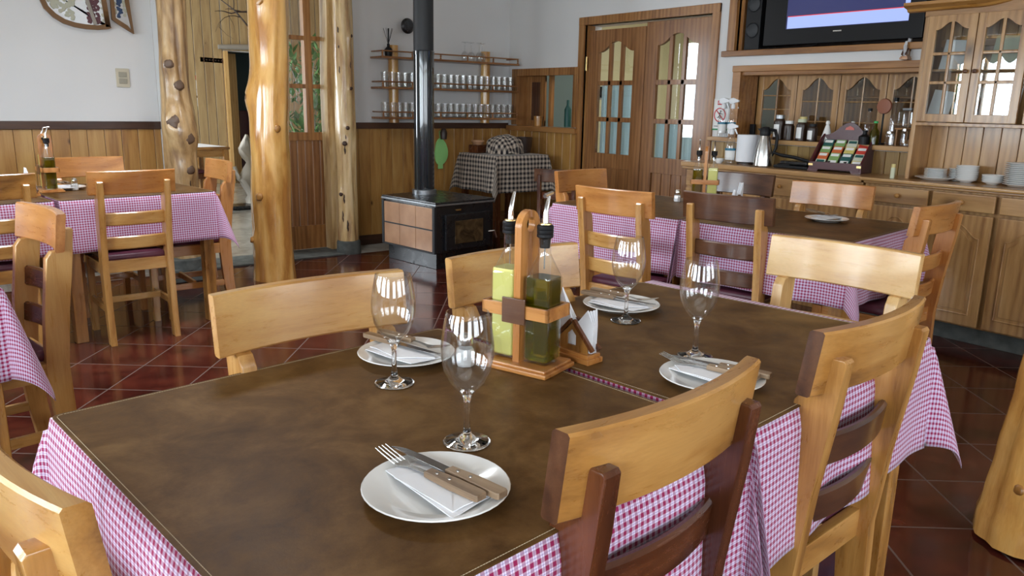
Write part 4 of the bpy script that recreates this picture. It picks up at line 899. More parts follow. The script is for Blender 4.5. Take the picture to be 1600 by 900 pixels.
mat_obj(fq(F1, [(.836, .001), (1.612, .0), (1.658, .812), (.85, .812)]), 'brown leather mat on the far half of the foreground tables, under the napkin stand')
# right rear pair
F3 = Frame(2.845, 3.25, -83.3)
# u runs towards -Y, v = away from the door wall side towards -X : use negative v to go to +X
def f3(u, v): return F3(u, -v)
def pair3():
    for k_, (u, lab, lc, lm, seams) in enumerate(((.41, 'square wooden table nearer the stove in the right rear pair', 'red checked cloth nearer the stove on the right rear tables', 'brown leather mat nearer the glazed doors on the right rear tables', ('+x',)),
                                   (1.243, 'square wooden table in front of the hutch in the right rear pair', 'red checked cloth hanging by the hutch on the right rear tables', 'brown leather mat by the hutch holding a single plate', ('-x',)))):
        t = dup(T_proto) ; t.location = F3(u, -.405); t.rotation_euler = (0, 0, F3.a); t['label'] = lab; t['group'] = 'square tables pushed together in pairs'
        o = cloth_mesh('tablecloth', .408, .403, .275, seams, seed=10 + k_, fold=.014); o.location = F3(u, -.405); o.rotation_euler = (0, 0, F3.a); tag(o, lc, 'tablecloth', 'checked tablecloths')
        q = [(u - .41, -.81), (u + .405, -.81), (u + .405, 0), (u - .41, 0)]
        mat_obj([F3(*p)[:2] for p in q][::-1], lm)
pair3()
# left rear pair
F4 = Frame(-0.19, 4.465, 6.1)
for u, lab, lc, lm, seams, sd in ((.41, 'square wooden table at the left edge of the photo in the left rear pair', 'red checked cloth at the left edge on the left rear tables', 'brown leather mat at the left edge on the left rear tables', ('+x',), 21),
                              (1.25, 'square wooden table nearer the log posts in the left rear pair', 'red checked cloth with a hanging corner near the big log post', 'brown leather mat nearer the log posts on the left rear tables', ('-x',), 22)):
    t = dup(T_proto); t.location = F4(u, -.405); t.rotation_euler = (0, 0, F4.a); t['label'] = lab; t['group'] = 'square tables pushed together in pairs'
    o = cloth_mesh('tablecloth', .408, .403, .275, seams, seed=sd); o.location = F4(u, -.405); o.rotation_euler = (0, 0, F4.a); tag(o, lc, 'tablecloth', 'checked tablecloths')
    mat_obj([F4(*p)[:2] for p in [(u - .41, -.81), (u + .405, -.81), (u + .405, 0), (u - .41, 0)]][::-1], lm)
# table cut by the left edge
F5 = Frame(-0.62, 2.60, 3.0)
t = dup(T_proto); t.location = F5(.41, -.405); t.rotation_euler = (0, 0, F5.a); t['label'] = 'square table at the far left whose cloth corner hangs into the photo'; t['group'] = 'square tables pushed together in pairs'
o = cloth_mesh('tablecloth', .408, .403, .30, (), seed=31); o.location = F5(.41, -.405); o.rotation_euler = (0, 0, F5.a); tag(o, 'red checked cloth whose pointed corner hangs in at the left edge of the photo', 'tablecloth', 'checked tablecloths')
mat_obj([F5(*p)[:2] for p in [(0, -.81), (.812, -.81), (.812, 0), (0, 0)]][::-1], 'brown leather mat of which only a corner shows at the left edge')

# ------------------------------------------------------------------ chairs
def curved_bar(w, z0, z1, th, bow, y0, tilt, end_round=0.0, n=18, bev=.004, ends=0):
    """bar bowed backwards (-y) in the middle; tilt leans the top backwards"""
    m = MB(); rings = []
    hz = (z1 - z0) / 2; zc = (z0 + z1) / 2
    for i in range(n + 1):
        t_ = -1 + 2 * i / n; x = t_ * w / 2; yb = y0 - bow * (1 - t_ * t_)
        e = 1.0
        if end_round and abs(t_) > 0.9: q = (abs(t_) - .9) / .1; e = 1 - end_round * q * q
        sec = []
        b = bev
        for (py, pz) in ((-th / 2 + b, -hz), (th / 2 - b, -hz), (th / 2, -hz + b), (th / 2, hz - b), (th / 2 - b, hz), (-th / 2 + b, hz), (-th / 2, hz - b), (-th / 2, -hz + b)):
            pz *= e; sec.append((x, yb + py - tilt * (pz + zc - z0), zc + pz))
        rings.append([m.bm.verts.new(c) for c in sec])
    for a, b_ in zip(rings, rings[1:]):
        for k_ in range(8): m.bm.faces.new([a[k_], a[(k_ + 1) % 8], b_[(k_ + 1) % 8], b_[k_]])
    for f_ in (m.bm.faces.new(rings[0][::-1]), m.bm.faces.new(rings[-1])): f_.material_index = ends
    return m
PX = .163
def chair_parts(t, wide=False):
    tilt = 0.13
    rail = curved_bar(.425, .803, .925, .028, .030, .016, tilt, ends=1).build('top_rail', ['honey_x', 'honey_x'], t)
    posts = []
    for s_ in (-1, 1):
        # side profile (y,z): rear post, splayed foot, deepest at the seat, lapped behind the rail at the top
        pr = [(-.012, 0), (.042, 0), (.068, .20), (.084, .42), (.070, .60), (.048, .78), (.030, .803), (-.004, .805), (-.011, .868), (-.016, .874), (-.036, .874), (-.041, .868), (-.030, .78), (-.004, .60), (.014, .42), (.008, .2)]
        m = MB(); m.prism(pr, s_ * PX - .016, s_ * PX + .016, 'yz', bev=.004); posts.append(m.build('back_post', 'honey_z', t))
    sl = []
    for z0, z1, yy in ((.638, .708, .026), (.510, .580, .042)):
        sl.append(curved_bar(2 * PX - .026, z0, z1, .018, .022, yy, .10, .0, bev=.006).build('slat', 'honey_x', t))
    m = MB(); m.box(-PX + .014, PX - .014, .036, .060, .385, .450, .003); m.build('back_seat_rail', 'honey_x', t)
    m = MB(); m.box(-.175, -.153, .05, .40, .375, .435, .003); m.box(.153, .175, .05, .40, .375, .435, .003); m.box(-.175, .175, .38, .404, .375, .435, .003); m.build('seat_frame', 'honey_y', t)
    for s_ in (-1, 1):
        m = MB(); m.prism([(.370, 0), (.402, 0), (.412, .435), (.368, .435)], s_ * .165 - .018, s_ * .165 + .018, 'yz', bev=.003); m.build('front_leg', 'honey_z', t)
        m = MB(); m.box(s_ * .165 - .009, s_ * .165 + .009, .05, .38, .17, .205, .003); m.build('side_stretcher', 'honey_y', t)
    m = MB(); m.box(-.155, .155, .228, .246, .18, .215, .003); m.build('cross_stretcher', 'honey_x', t)
    m = MB(); m.box(-.158, .158, .062, .398, .436, .478, .018, seg=4); m.build('seat', 'vinyl_maroon', t, ang=60)
    return t
CH = chair_parts(thing('dining_chair', 'x', 'chair', group='wooden dining chairs with maroon seats')); used = [False]
def place_chair(x, y, deg, label, rail=None, posts=None, slats=None, z=0.0, end=None):
    if used[0]: c = dup(CH)
    else: c = CH; used[0] = True
    c.location = (x, y, z); c.rotation_euler = (0, 0, radians(deg)); c['label'] = label
    mats_ = {'top_rail': rail, 'back_post': posts, 'slat': slats, 'back_seat_rail': posts, 'front_leg': posts, 'seat_frame': posts, 'side_stretcher': posts, 'cross_stretcher': posts}
    ax = {'top_rail': 'x', 'slat': 'x', 'back_seat_rail': 'x', 'cross_stretcher': 'x', 'seat_frame': 'y', 'side_stretcher': 'y', 'back_post': 'z', 'front_leg': 'z'}
    for ch in c.children:
        b = ch.name.split('.')[0]
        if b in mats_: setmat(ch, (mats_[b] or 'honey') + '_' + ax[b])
        elif b == 'seat': setmat(ch, 'vinyl_maroon')
        if b == 'top_rail' and end: ch.material_slots[1].material = MATS[end]
    return c
def at1(u, v): return F1(u, v)[:2]
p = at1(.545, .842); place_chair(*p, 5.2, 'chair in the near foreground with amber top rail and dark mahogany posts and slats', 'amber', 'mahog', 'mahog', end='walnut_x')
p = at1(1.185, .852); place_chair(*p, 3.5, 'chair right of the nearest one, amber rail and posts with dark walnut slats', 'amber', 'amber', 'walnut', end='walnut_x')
p = at1(1.915, .475); place_chair(*p, 96.5, 'pale chair at the right head of the foreground tables, daylight shining on its rail', 'pale', 'pale', 'pale')
p = at1(.512, -.03); place_chair(*p, 182, 'honey chair across the table, behind the left wine glass, front of its rail facing us', 'honey', 'honey', 'honey')
p = at1(1.10, -.03); place_chair(*p, 181.5, 'honey chair across the table, partly hidden behind the oil bottles', 'honey', 'honey', 'honey')
p = at1(-.133, .445); place_chair(*p, -83, 'honey chair cut by the lower left corner, seen from behind', 'honey', 'amber', 'honey', end='amber_x')
place_chair(.976, 4.44, 1.5, 'honey chair seen squarely from behind at the left rear table', 'orange', 'honey', 'honey')
place_chair(1.60, 4.985, 90, 'orange chair at the end of the left rear table beside the log post', 'orange', 'orange', 'orange')
place_chair(.955, 5.52, 182, 'chair behind the left rear table, its rail against the wainscot', 'orange', 'orange', 'orange')
place_chair(.33, 4.43, 6, 'brown striped chair cut by the left edge at the left rear table', 'amber', 'amber', 'honey')
place_chair(.372, 3.035, 98.5, 'honey chair with curved dark slats standing at the far left table', 'orange', 'honey', 'mahog')
place_chair(2.62, 2.565, -80, 'orange honey chair seen from behind at the right rear table, nearer the stove', 'orange', 'honey', 'honey')
place_chair(2.90, 2.135, -78, 'chair with dark walnut rail and slat at the right rear table', 'walnut', 'honey', 'walnut')
place_chair(3.43, 1.465, 3, 'orange chair at the hutch end of the right rear table', 'orange', 'orange', 'orange')
place_chair(3.88, 2.20, 100, 'shiny chair between the right rear table and the hutch, white glare on its rail', 'orange', 'honey', 'orange')
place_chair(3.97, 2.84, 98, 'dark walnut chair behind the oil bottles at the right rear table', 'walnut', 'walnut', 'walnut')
place_chair(3.23, 3.44, 184, 'orange chair at the glazed door end of the right rear table', 'orange', 'orange', 'orange')
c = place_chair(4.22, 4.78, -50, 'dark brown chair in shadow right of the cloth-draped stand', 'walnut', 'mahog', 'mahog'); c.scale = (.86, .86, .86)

# ------------------------------------------------------------------ place settings
MZ = TT + 0.0048      # top of the mats
PL = plate_bm(.101, .016, .3).build('plate', 'china'); pl_used = [0]
def plate_at(x, y, label, s=1.0):
    o = PL if pl_used[0] == 0 else PL.copy()
    if pl_used[0]: COL.objects.link(o)
    pl_used[0] += 1; o.location = (x, y, MZ); tag(o, label, 'plate', 'plates laid on the mats'); return o
# folded napkin: slim soft triangle of two layers
def napkin_mesh():
    m = MB()
    for k_, (pts, z0) in enumerate((([(-.055, -.088), (.052, -.082), (.058, .070), (-.02, .092)], 0.0), ([(-.045, -.078), (.035, -.085), (.050, .02), (.0, .088), (-.03, .06)], .0024))):
        n_ = 16; 
        a = m.prism(pts, z0, z0 + .0018, 'xy')
    bmesh.ops.triangulate(m.bm, faces=m.bm.faces[:]); bmesh.ops.subdivide_edges(m.bm, edges=m.bm.edges[:], cuts=3)
    for v in m.bm.verts: v.co.z += .0022 * noise.noise(Vector((v.co.x * 28, v.co.y * 28, 0))) + .0016
    return m.build('paper_napkin', 'paper')
NP = napkin_mesh(); np_used = [0]
def fork_thing():
    t = thing('fork', 'x', 'fork')
    m = MB(); L0 = .0
    # head: shaft from y=.02 to .06, tines to .10 ; curved in z
    def zc(y): return .004 + .010 * max(0, (y - .045) / .06) ** 2 - .003 * math.exp(-((y - .05) / .02) ** 2)
    ys = [.0, .02, .04, .05, .058]; ws = [.0035, .003, .004, .009, .0115]
    ra = []
    for y, w in zip(ys, ws): ra.append([m.bm.verts.new((sx_ * w, y, zc(y) + dz)) for sx_, dz in ((-1, 0), (1, 0), (1, .0016), (-1, .0016))])
    for a, b in zip(ra, ra[1:]):
        for i in range(4): m.bm.faces.new([a[i], a[(i + 1) % 4], b[(i + 1) % 4], b[i]])
    m.bm.faces.new(ra[0]); m.bm.faces.new(ra[-1][::-1])
    for k_ in range(4):
        x = -.0098 + k_ * .00655; pts = [(x * (1 - .05 * q), .057 + .044 * q, zc(.057 + .044 * q) + .0008) for q in (0, .33, .66, 1)]
        m.tube(pts, [.0014, .0012, .0011, .0007], 6)
    m.build('head', 'steel', t)
    m = MB(); m.prism([(-.0075, 0), (.0075, 0), (.0095, -.05), (.0105, -.098), (.008, -.102), (-.008, -.102), (-.0105, -.098), (-.0095, -.05)], .001, .011, 'xy', bev=.002); m.build('handle', 'handle_wood', t)
    for y in (-.018, -.042):
        m = MB(); m.lathe([(0, .0108), (.003, .0108), (.0028, .0116), (0, .0118)], 10, c=(0, y, 0)); m.build('rivet', 'chrome', t)
    return t
def knife_thing():
    t = thing('steak_knife', 'x', 'knife')
    m = MB(); m.prism([(-.008, 0), (.0075, 0), (.0078, .06), (.006, .095), (.0, .112), (-.006, .118), (-.0035, .105), (-.0065, .07)], .005, .0064, 'xy', bev=.0004); m.build('blade', 'blade_steel', t)
    m = MB(); m.prism([(-.0075, 0), (.0075, 0), (.0095, -.05), (.0105, -.098), (.008, -.102), (-.008, -.102), (-.0105, -.098), (-.0095, -.05)], .001, .011, 'xy', bev=.002); m.build('handle', 'handle_wood', t)
    for y in (-.018, -.042):
        m = MB(); m.lathe([(0, .0108), (.003, .0108), (.0028, .0116), (0, .0118)], 10, c=(0, y, 0)); m.build('rivet', 'chrome', t)
    return t
FK, KN = fork_thing(), knife_thing(); cu = [0]
def setting(pc, tips, deg_n, where, order=1):
    """pc plate centre; tips = ((fork middle x,y,deg),(knife ...)) ; deg = direction the tip points, 0 = +Y"""
    pc = (pc[0] * .962, pc[1] * .962); tips = [(a * .987, b * .987, c) for a, b, c in tips]
    plate_at(*pc, 'white plate with napkin and cutlery %s' % where)
    o = NP if np_used[0] == 0 else NP.copy()
    if np_used[0]: COL.objects.link(o)
    np_used[0] = 1; o.location = (pc[0], pc[1], MZ + .0125); o.rotation_euler = (0, 0, radians(deg_n)); o.scale = (.9, .9, 1); tag(o, 'white paper napkin folded under the cutlery %s' % where, 'napkin', 'napkins on the plates')
    for pr, (x, y, d), nm in ((FK, tips[0], 'fork'), (KN, tips[1], 'knife')):
        c = pr if cu[0] < 2 else dup(pr); cu[0] += 1
        c.location = (x, y, MZ + .0185); c.rotation_euler = (0, 0, radians(d)); c['label'] = '%s with riveted wooden handle %s' % ({'fork': 'steel fork', 'knife': 'steak knife'}[nm], where)
        c['group'] = nm + 's on the plates'
# near plate: fork from (.516,.954) tip to (.550,.747) ; knife (.539,.951) to (.582,.748)
def mid(tip, end, k_=.5): return (tip[0] + (end[0] - tip[0]) * k_, tip[1] + (end[1] - tip[1]) * k_, math.degrees(math.atan2(-(tip[0] - end[0]), tip[1] - end[1])))
setting((.547, .854), (mid((.514, .955), (.552, .752)), mid((.540, .953), (.578, .744), .53)), 12, 'on the plate nearest the camera')
setting((.825, 1.405), (mid((.868, 1.310), (.815, 1.500)), mid((.832, 1.295), (.780, 1.498), .53)), 195, 'on the far plate beyond the left wine glass')
setting((1.251, .924), (mid((1.203, 1.020), (1.258, .82)), mid((1.222, 1.020), (1.285, .815), .53)), 15, 'half hidden behind the nearest chair rail')
setting((1.527, 1.445), (mid((1.555, 1.345), (1.508, 1.540)), mid((1.520, 1.330), (1.465, 1.530), .53)), 195, 'beside the farthest wine glass on the foreground tables')
setting((3.678, 2.10), (mid((3.63, 2.03), (3.71, 2.20)), mid((3.64, 2.08), (3.74, 2.24), .53)), 100, 'alone on the right rear table')
setting((.80, 5.30), (mid((.83, 5.20), (.80, 5.39)), mid((.80, 5.20), (.77, 5.39), .53)), 190, 'on the left rear table behind the salt shaker')
plate_at(1.22, 4.98, 'white plate peeping out right of the squarely seen chair on the left rear table')

# wine glasses
def wine_glass():
    t = thing('wine_glass', 'x', 'wine glass')
    low = [(0, 0), (.030, .0003), (.0370, .0012), (.0375, .0022), (.030, .0042), (.015, .0085), (.0075, .0150), (.0052, .024), (.0044, .045), (.0046, .066), (.0068, .078), (.0120, .0845), (.006, .0875), (0, .0880)]
    m = MB(); m.lathe(low, 40); m.build('stem', 'glass', t, ang=60)
    out = [(.0120, .0846), (.0150, .088), (.0270, .101), (.0365, .121), (.0410, .142), (.0412, .160), (.0382, .184), (.0345, .204), (.0327, .2125), (.0317, .2130), (.0310, .2125)]
    inn = [(.0335, .204), (.0371, .184), (.0400, .160), (.0398, .142), (.0352, .122), (.0255, .1035), (.0140, .0925), (.005, .0890), (0, .0885)]
    m = MB(); m.lathe(out + inn, 48); m.build('bowl', 'wine_bowl', t, ang=60); return t
WG = wine_glass()
for i, (x, y, lab) in enumerate(((.662, .944, 'empty wine glass in front of the salt shaker, nearest the camera'), (.703, 1.244, 'empty wine glass at left, in front of the plate across the table'),
                                 (1.316, 1.021, 'empty wine glass beside the plate half hidden by the chair'), (1.399, 1.306, 'farthest empty wine glass on the foreground tables'))):
    o = WG if i == 0 else dup(WG)
    o.location = (x * .992, y * .992, MZ); o.rotation_euler = (0, 0, i); tag(o, lab, 'wine glass', 'wine glasses on the foreground tables')

# ------------------------------------------------------------------ oil and lemon stand
def caddy(loc, deg, label):
    t = thing('cruet_stand', label, 'stand', loc, radians(deg))
    m = MB(); m.box(-.058, .058, -.085, .085, 0, .010, .003); m.box(-.053, .053, -.080, .080, .009, .016, .003); m.build('base', 'orange_y', t)
    # handle board between the bottles, round top with a round hole
    m = MB(); HC, HR, HW = .2905, .0150, .034
    def half(sg):
        o_ = [(0, .3195)] + [(sg * HW * sin(pi / 2 * i / 12), .2855 + HW * cos(pi / 2 * i / 12)) for i in range(1, 13)] + [(sg * HW, .012), (0, .012), (0, HC - HR)]
        return o_ + [(sg * HR * sin(pi * i / 14), HC - HR * cos(pi * i / 14)) for i in range(1, 14)] + [(0, HC + HR)]
    for sg in (1, -1): m.prism(half(sg), -.0075, .0075)
    bmesh.ops.remove_doubles(m.bm, verts=m.bm.verts, dist=1e-5); m.build('handle_board', 'orange_z', t, ang=25)
    m = MB()
    for (x0, x1, y0, y1) in ((-.043, -.035, -.078, .078), (.035, .043, -.078, .078), (-.043, .043, -.078, -.070), (-.043, .043, .070, .078)): m.box(x0, x1, y0, y1, .110, .136, .0015)
    m.build('band', 'orange_y', t)
    m = MB(); m.box(-.0475, -.0435, -.027, .027, .098, .150, .002); m.build('plaque', 'walnut_y', t)
    return t
def cruet(loc, deg, liquid, label, cap_up=False, flip=False):
    t = thing('cruet_bottle', label, 'bottle', loc, radians(deg))
    def sq(r, z, n_=6, rr=.006):
        pts = []
        for cx_, cy_, a0 in ((r - rr, r - rr, 0), (-r + rr, r - rr, 90), (-r + rr, -r + rr, 180), (r - rr, -r + rr, 270)):
            for i in range(n_): a = radians(a0 + 90 * i / (n_ - 1)); pts.append((cx_ + rr * cos(a), cy_ + rr * sin(a), z))
        return pts
    def loft(secs, name, mat):
        m = MB(); R = [[m.bm.verts.new(p) for p in s] for s in secs]
        for a, b in zip(R, R[1:]):
            for i in range(len(a)): m.bm.faces.new([a[i], a[(i + 1) % len(a)], b[(i + 1) % len(a)], b[i]])
        m.bm.faces.new(R[0][::-1]); m.bm.faces.new(R[-1]); return m.build(name, mat, t, ang=30)
    S = .0285
    def circ(r, z): 
        pts = []
        for a0 in (0, 90, 180, 270):
            for i in range(6): a = radians(a0 + 90 * i / 5 * .999); pts.append((r * cos(a), r * sin(a), z))
        return pts
    loft([sq(S - .004, 0), sq(S, .004), sq(S, .172), sq(S - .002, .178, rr=.008), circ(.0155, .214), circ(.0125, .222), circ(.0125, .250), circ(.0145, .252), circ(.0145, .256)], 'bottle_glass', 'bottle_glass')
    loft([sq(S - .0055, .005), sq(S - .0022, .009), sq(S - .0022, .1735 if not flip else .178), sq(S - .003, .1745 if not flip else .184)] if True else [], 'liquid', liquid)
    m = MB(); m.lathe([(0, .232), (.010, .232), (.0115, .25), (.0165, .254), (.0165, .259), (.0155, .260), (.0165, .262), (.0165, .267), (.0155, .268), (.0165, .270), (.0165, .275), (.013, .278), (0, .278)], 22); m.build('stopper', 'black_plastic', t)
    m = MB(); m.lathe([(0, .2775), (.0125, .2775), (.012, .280), (.004, .281), (0, .281)], 20); m.build('collar', 'brass', t)
    m = MB(); lean = .006; m.tube([(0, 0, .279), (.0, 0, .300), (lean, 0, .318), (lean * 2, 0, .334)], [.0065, .0052, .0042, .0030], 12)
    if cap_up: m.tube([(-.006, 0, .333), (.022, 0, .337)], .0042, 10)
    m.build('pourer', 'chrome', t)
    m = MB(); m.tube([(0, 0, .19), (0, 0, .24)], .0016, 6); m.build('dip_tube', 'chrome', t)
    return t
def cr_set(px, py, z, deg, names_, far=False):
    caddy((px, py, z), deg, names_[0]); c, s_ = cos(radians(deg)), sin(radians(deg))
    yo = -.0405; cruet((px - s_ * yo, py + c * yo, z + .0165), deg, 'olive_oil', names_[1], cap_up=True)
    yo = .0405; cruet((px - s_ * yo, py + c * yo, z + .0165), deg, 'lemon_juice', names_[2], flip=True)
pc_ = F1(.785, .327); cr_set(pc_[0], pc_[1], MZ, 18, ('wooden two-bottle stand with round-topped handle on the foreground tables', 'square glass bottle of dark green olive oil on the foreground stand', 'square glass bottle of pale yellow lemon juice on the foreground stand'))
cr_set(3.57, 2.79, MZ, 215, ('wooden two-bottle stand on the right rear table', 'olive oil bottle on the right rear table', 'yellow lemon bottle on the right rear table'))
cr_set(.675, 5.02, MZ, 5, ('wooden two-bottle stand on the left rear table', 'tall olive oil bottle on the left rear table', 'lemon bottle half hidden behind the oil on the left rear table'))

# napkin stand
def napkin_stand(loc, deg, label, lab_n, s=1.0):
    t = thing('napkin_stand', label, 'napkin stand', loc, radians(deg))
    m = MB(); m.box(-.024, .024, -.056, .056, 0, .012, .002); m.box(-.02, .02, -.052, .052, .011, .020, .002); m.build('base', 'orange_y', t)
    for x in (-.012, .010):
        m = MB()
        def strip(a, b, w):
            d = (Vector(b) - Vector(a)).normalized(); nn = Vector((-d.y, d.x)) * w
            A, B = Vector(a), Vector(b); m.prism([tuple(A), tuple(B), tuple(B + nn), tuple(A + nn)], x - .004, x + .005, 'yz', bev=.001)
        strip((-.054, .026), (0.0, .082), .008); strip((0.0, .082), (.054, .026), .008)
        m.build('gable_strip', 'mahog_z', t)
    for x, dx in ((-.012, 0), (.010, 0)):
        # board with small house-shaped window
        def hf(sg):
            return [(0, .02), (sg * .044, .02), (sg * .044, .034), (0, .079), (0, .066), (sg * .012, .054), (sg * .012, .032), (0, .032)]
        m = MB()
        for sg in (1, -1): m.prism(hf(sg), x - .0015, x + .0015, 'yz')
        m.build('gable_board', 'amber_z', t)
    # fans of folded napkins standing between the boards
    for k_, (sg, lab) in enumerate(zip((1, -1), lab_n)):
        o = MB()
        for q in range(4):
            x = -.008 + q * .0045; j = random.uniform(-.004, .004)
            tip = (sg * (.036 + .004 * q) * s, (.146 if sg > 0 else .112) + j); low = (sg * .050 * s, .022)
            o.prism([(0, .022), low, (sg * (.054 - .001 * q), .08), tip, (0.0 + j, .070)], x, x + .0028, 'yz')
        bmesh.ops.recalc_face_normals(o.bm, faces=o.bm.faces)
        ob = o.build('paper_napkin', 'paper'); ob.location = loc; ob.rotation_euler = (0, 0, radians(deg)); tag(ob, lab, 'napkins')
    return t
p = F1(.90, .363); napkin_stand((p[0], p[1], MZ), 5.7, 'small house-shaped wooden napkin stand behind the oil bottle', ('taller fan of white napkins on the far side of the foreground stand', 'fan of white napkins on the near side of the foreground stand'))
napkin_stand((3.455, 2.485, MZ), -78, 'napkin stand hidden behind the dark chair rail on the right rear table', ('left white napkin tip above the dark walnut chair rail', 'right white napkin tip above the dark walnut chair rail'))
napkin_stand((.565, 4.85, MZ), 15, 'napkin stand on the left rear table left of the oil bottle', ('napkins poking up above the brown chair at the left edge', 'napkin fan leaning toward the oil bottle on the left rear table'))
napkin_stand((5.02, 2.46, 1.612), -80, 'napkin stand perched on the alcove frame beside the hutch', ('white napkins in the stand on the alcove frame, left fan', 'white napkins in the stand on the alcove frame, right fan'), .8)

def salt(loc, label):
    t = thing('salt_shaker', label, 'salt shaker', loc)
    m = MB(); m.lathe([(0, 0), (.019, 0), (.021, .004), (.0205, .032), (.017, .042), (.015, .047), (0, .047)], 8); m.build('glass_body', 'bottle_glass', t, ang=20)
    m = MB(); m.lathe([(0, .002), (.0175, .002), (.019, .006), (.0185, .032), (.016, .038), (0, .038)], 8); m.build('salt_fill', 'salt', t, ang=20)
    m = MB(); m.lathe([(.0155, .046), (.0165, .048), (.0165, .056), (.0155, .058), (.0155, .062), (.012, .068), (0, .070)], 20); m.build('lid', 'chrome', t); return t
salt((*F1(.690, .252)[:2], MZ), 'salt shaker seen through the nearest wine glass')
salt((.80, 5.02, MZ), 'salt shaker on the left rear table')
salt((3.50, 2.92, MZ), 'salt shaker on the right rear table beside the oil bottle')
m = MB(); m.box(-.012, .012, -.02, .02, .0, .003, .001); m.mi = 1; m.box(-.012, -.004, -.02, .02, .003, .0034); o = m.build('sugar_sachet', ['paper', 'sign_red']); o.location = (*F1(.712, .300)[:2], MZ); o.location = (.893, 1.262, MZ); o.rotation_euler = (0, 0, .6); tag(o, 'small white and red paper sachet lying beside the salt shaker', 'sachet')
# ------------------------------------------------------------------ left wall things
t = thing('wall_mirror', 'irregular two-part mosaic mirror in a brown bark frame on the left wall', 'mirror', (1.17, YB - 0.03, 1.76))
def ring(parent, name, outer, inner_d, mat, y0, y1):
    m = MB(); n_ = len(outer); c = [sum(p[i] for p in outer) / n_ for i in (0, 1)]
    inn = []
    for i in range(n_):
        p0, p1, p2 = Vector(outer[i - 1]), Vector(outer[i]), Vector(outer[(i + 1) % n_]); a = (p1 - p0).normalized(); b = (p2 - p1).normalized()
        k_ = (Vector((-a.y, a.x)) + Vector((-b.y, b.x))); k_ = k_.normalized() if k_.length > .01 else Vector((-a.y, a.x)); inn.append(tuple(p1 + k_ * inner_d))
    for i in range(n_):
        j = (i + 1) % n_; m.prism([outer[i], outer[j], inn[j], inn[i]], y0, y1)
    bmesh.ops.remove_doubles(m.bm, verts=m.bm.verts, dist=1e-5); m.build(name, mat, parent); return inn
heart = [(.215, .012), (.20, .02)]
L_ = [(.20, .03), (.19, .18), (.17, .36), (.09, .42), (-.05, .42), (-.17, .36), (-.225, .27), (-.235, .19), (-.21, .12), (-.16, .065), (-.10, .028), (-.03, .008), (.04, .0), (.12, .0), (.19, .012), (.205, .02)]
L_ = L_[::-1]
area2 = sum(L_[i - 1][0] * L_[i][1] - L_[i][0] * L_[i - 1][1] for i in range(len(L_)))
if area2 < 0: L_ = L_[::-1]
inn = ring(t, 'bark_frame', L_, .032, 'frame_bark', -.004, .024)
m = MB(); m.prism(inn, .012, .02); m.build('mirror_panel', 'mirror_glass', t)
def blob(name, pts, mat, y=.008):
    m = MB()
    for (x, z, r) in pts: m.lathe([(0, 0), (r, 0), (r * .9, .004), (0, .005)], 7, M=tr(x, y + .004, z) @ Matrix.Rotation(radians(90), 4, 'X') @ rz(random.random() * 6))
    m.build(name, mat, t)
rr = random.Random(3)
blob('cream_mosaic', [(x_, z_, .012) for x_, z_ in [(-.19 + rr.random() * .17, .03 + rr.random() * .34) for _ in range(260)] if z_ > .05 + max(0, -x_ - .02) * .62], 'mosaic_cream')
blob('cream_strip', [(.155 + rr.random() * .02, .05 + rr.random() * .28, .008) for _ in range(40)], 'mosaic_cream')
blob('red_mosaic', [(.06 + rr.random() * .075, .045 + rr.random() * .32, .011) for _ in range(150)], 'mosaic_red')
m = MB(); m.box(-.012, .012, 0, .02, 0, .36, .004, M=tr(.105, .0, .035) @ Matrix.Rotation(radians(-14), 4, 'Y')); m.build('inner_branch', 'bark_grey', t)
R_ = [(.245, .055), (.215, .08), (.215, .42), (.33, .42), (.34, .2), (.355, -.012), (.30, .02)]
area2 = sum(R_[i - 1][0] * R_[i][1] - R_[i][0] * R_[i - 1][1] for i in range(len(R_)))
if area2 < 0: R_ = R_[::-1]
inn = ring(t, 'bark_frame', R_, .028, 'frame_bark', -.004, .024)
m = MB(); m.prism(inn, .012, .02); m.build('mirror_panel', 'mirror_glass', t)
blob('cream_mosaic', [(.235 + (rr.random() < .5) * .065 + rr.random() * .012, .10 + rr.random() * .28, .010) for _ in range(50)], 'mosaic_cream'); blob('purple_mosaic', [(.258 + rr.random() * .03, .10 + rr.random() * .28, .010) for _ in range(60)], 'mosaic_blue')
t = thing('wall_switch', 'beige two-button wall switch on the left wall', 'switch', (1.38, YB - .001, 1.365))
m = MB(); m.box(0, .092, -.008, 0, 0, .135, .004); m.build('cover_plate', 'switch_beige', t)
for z in (.026, .072): m = MB(); m.box(.018, .074, -.012, -.006, z, z + .038, .003); m.build('rocker', 'rocker_grey', t)

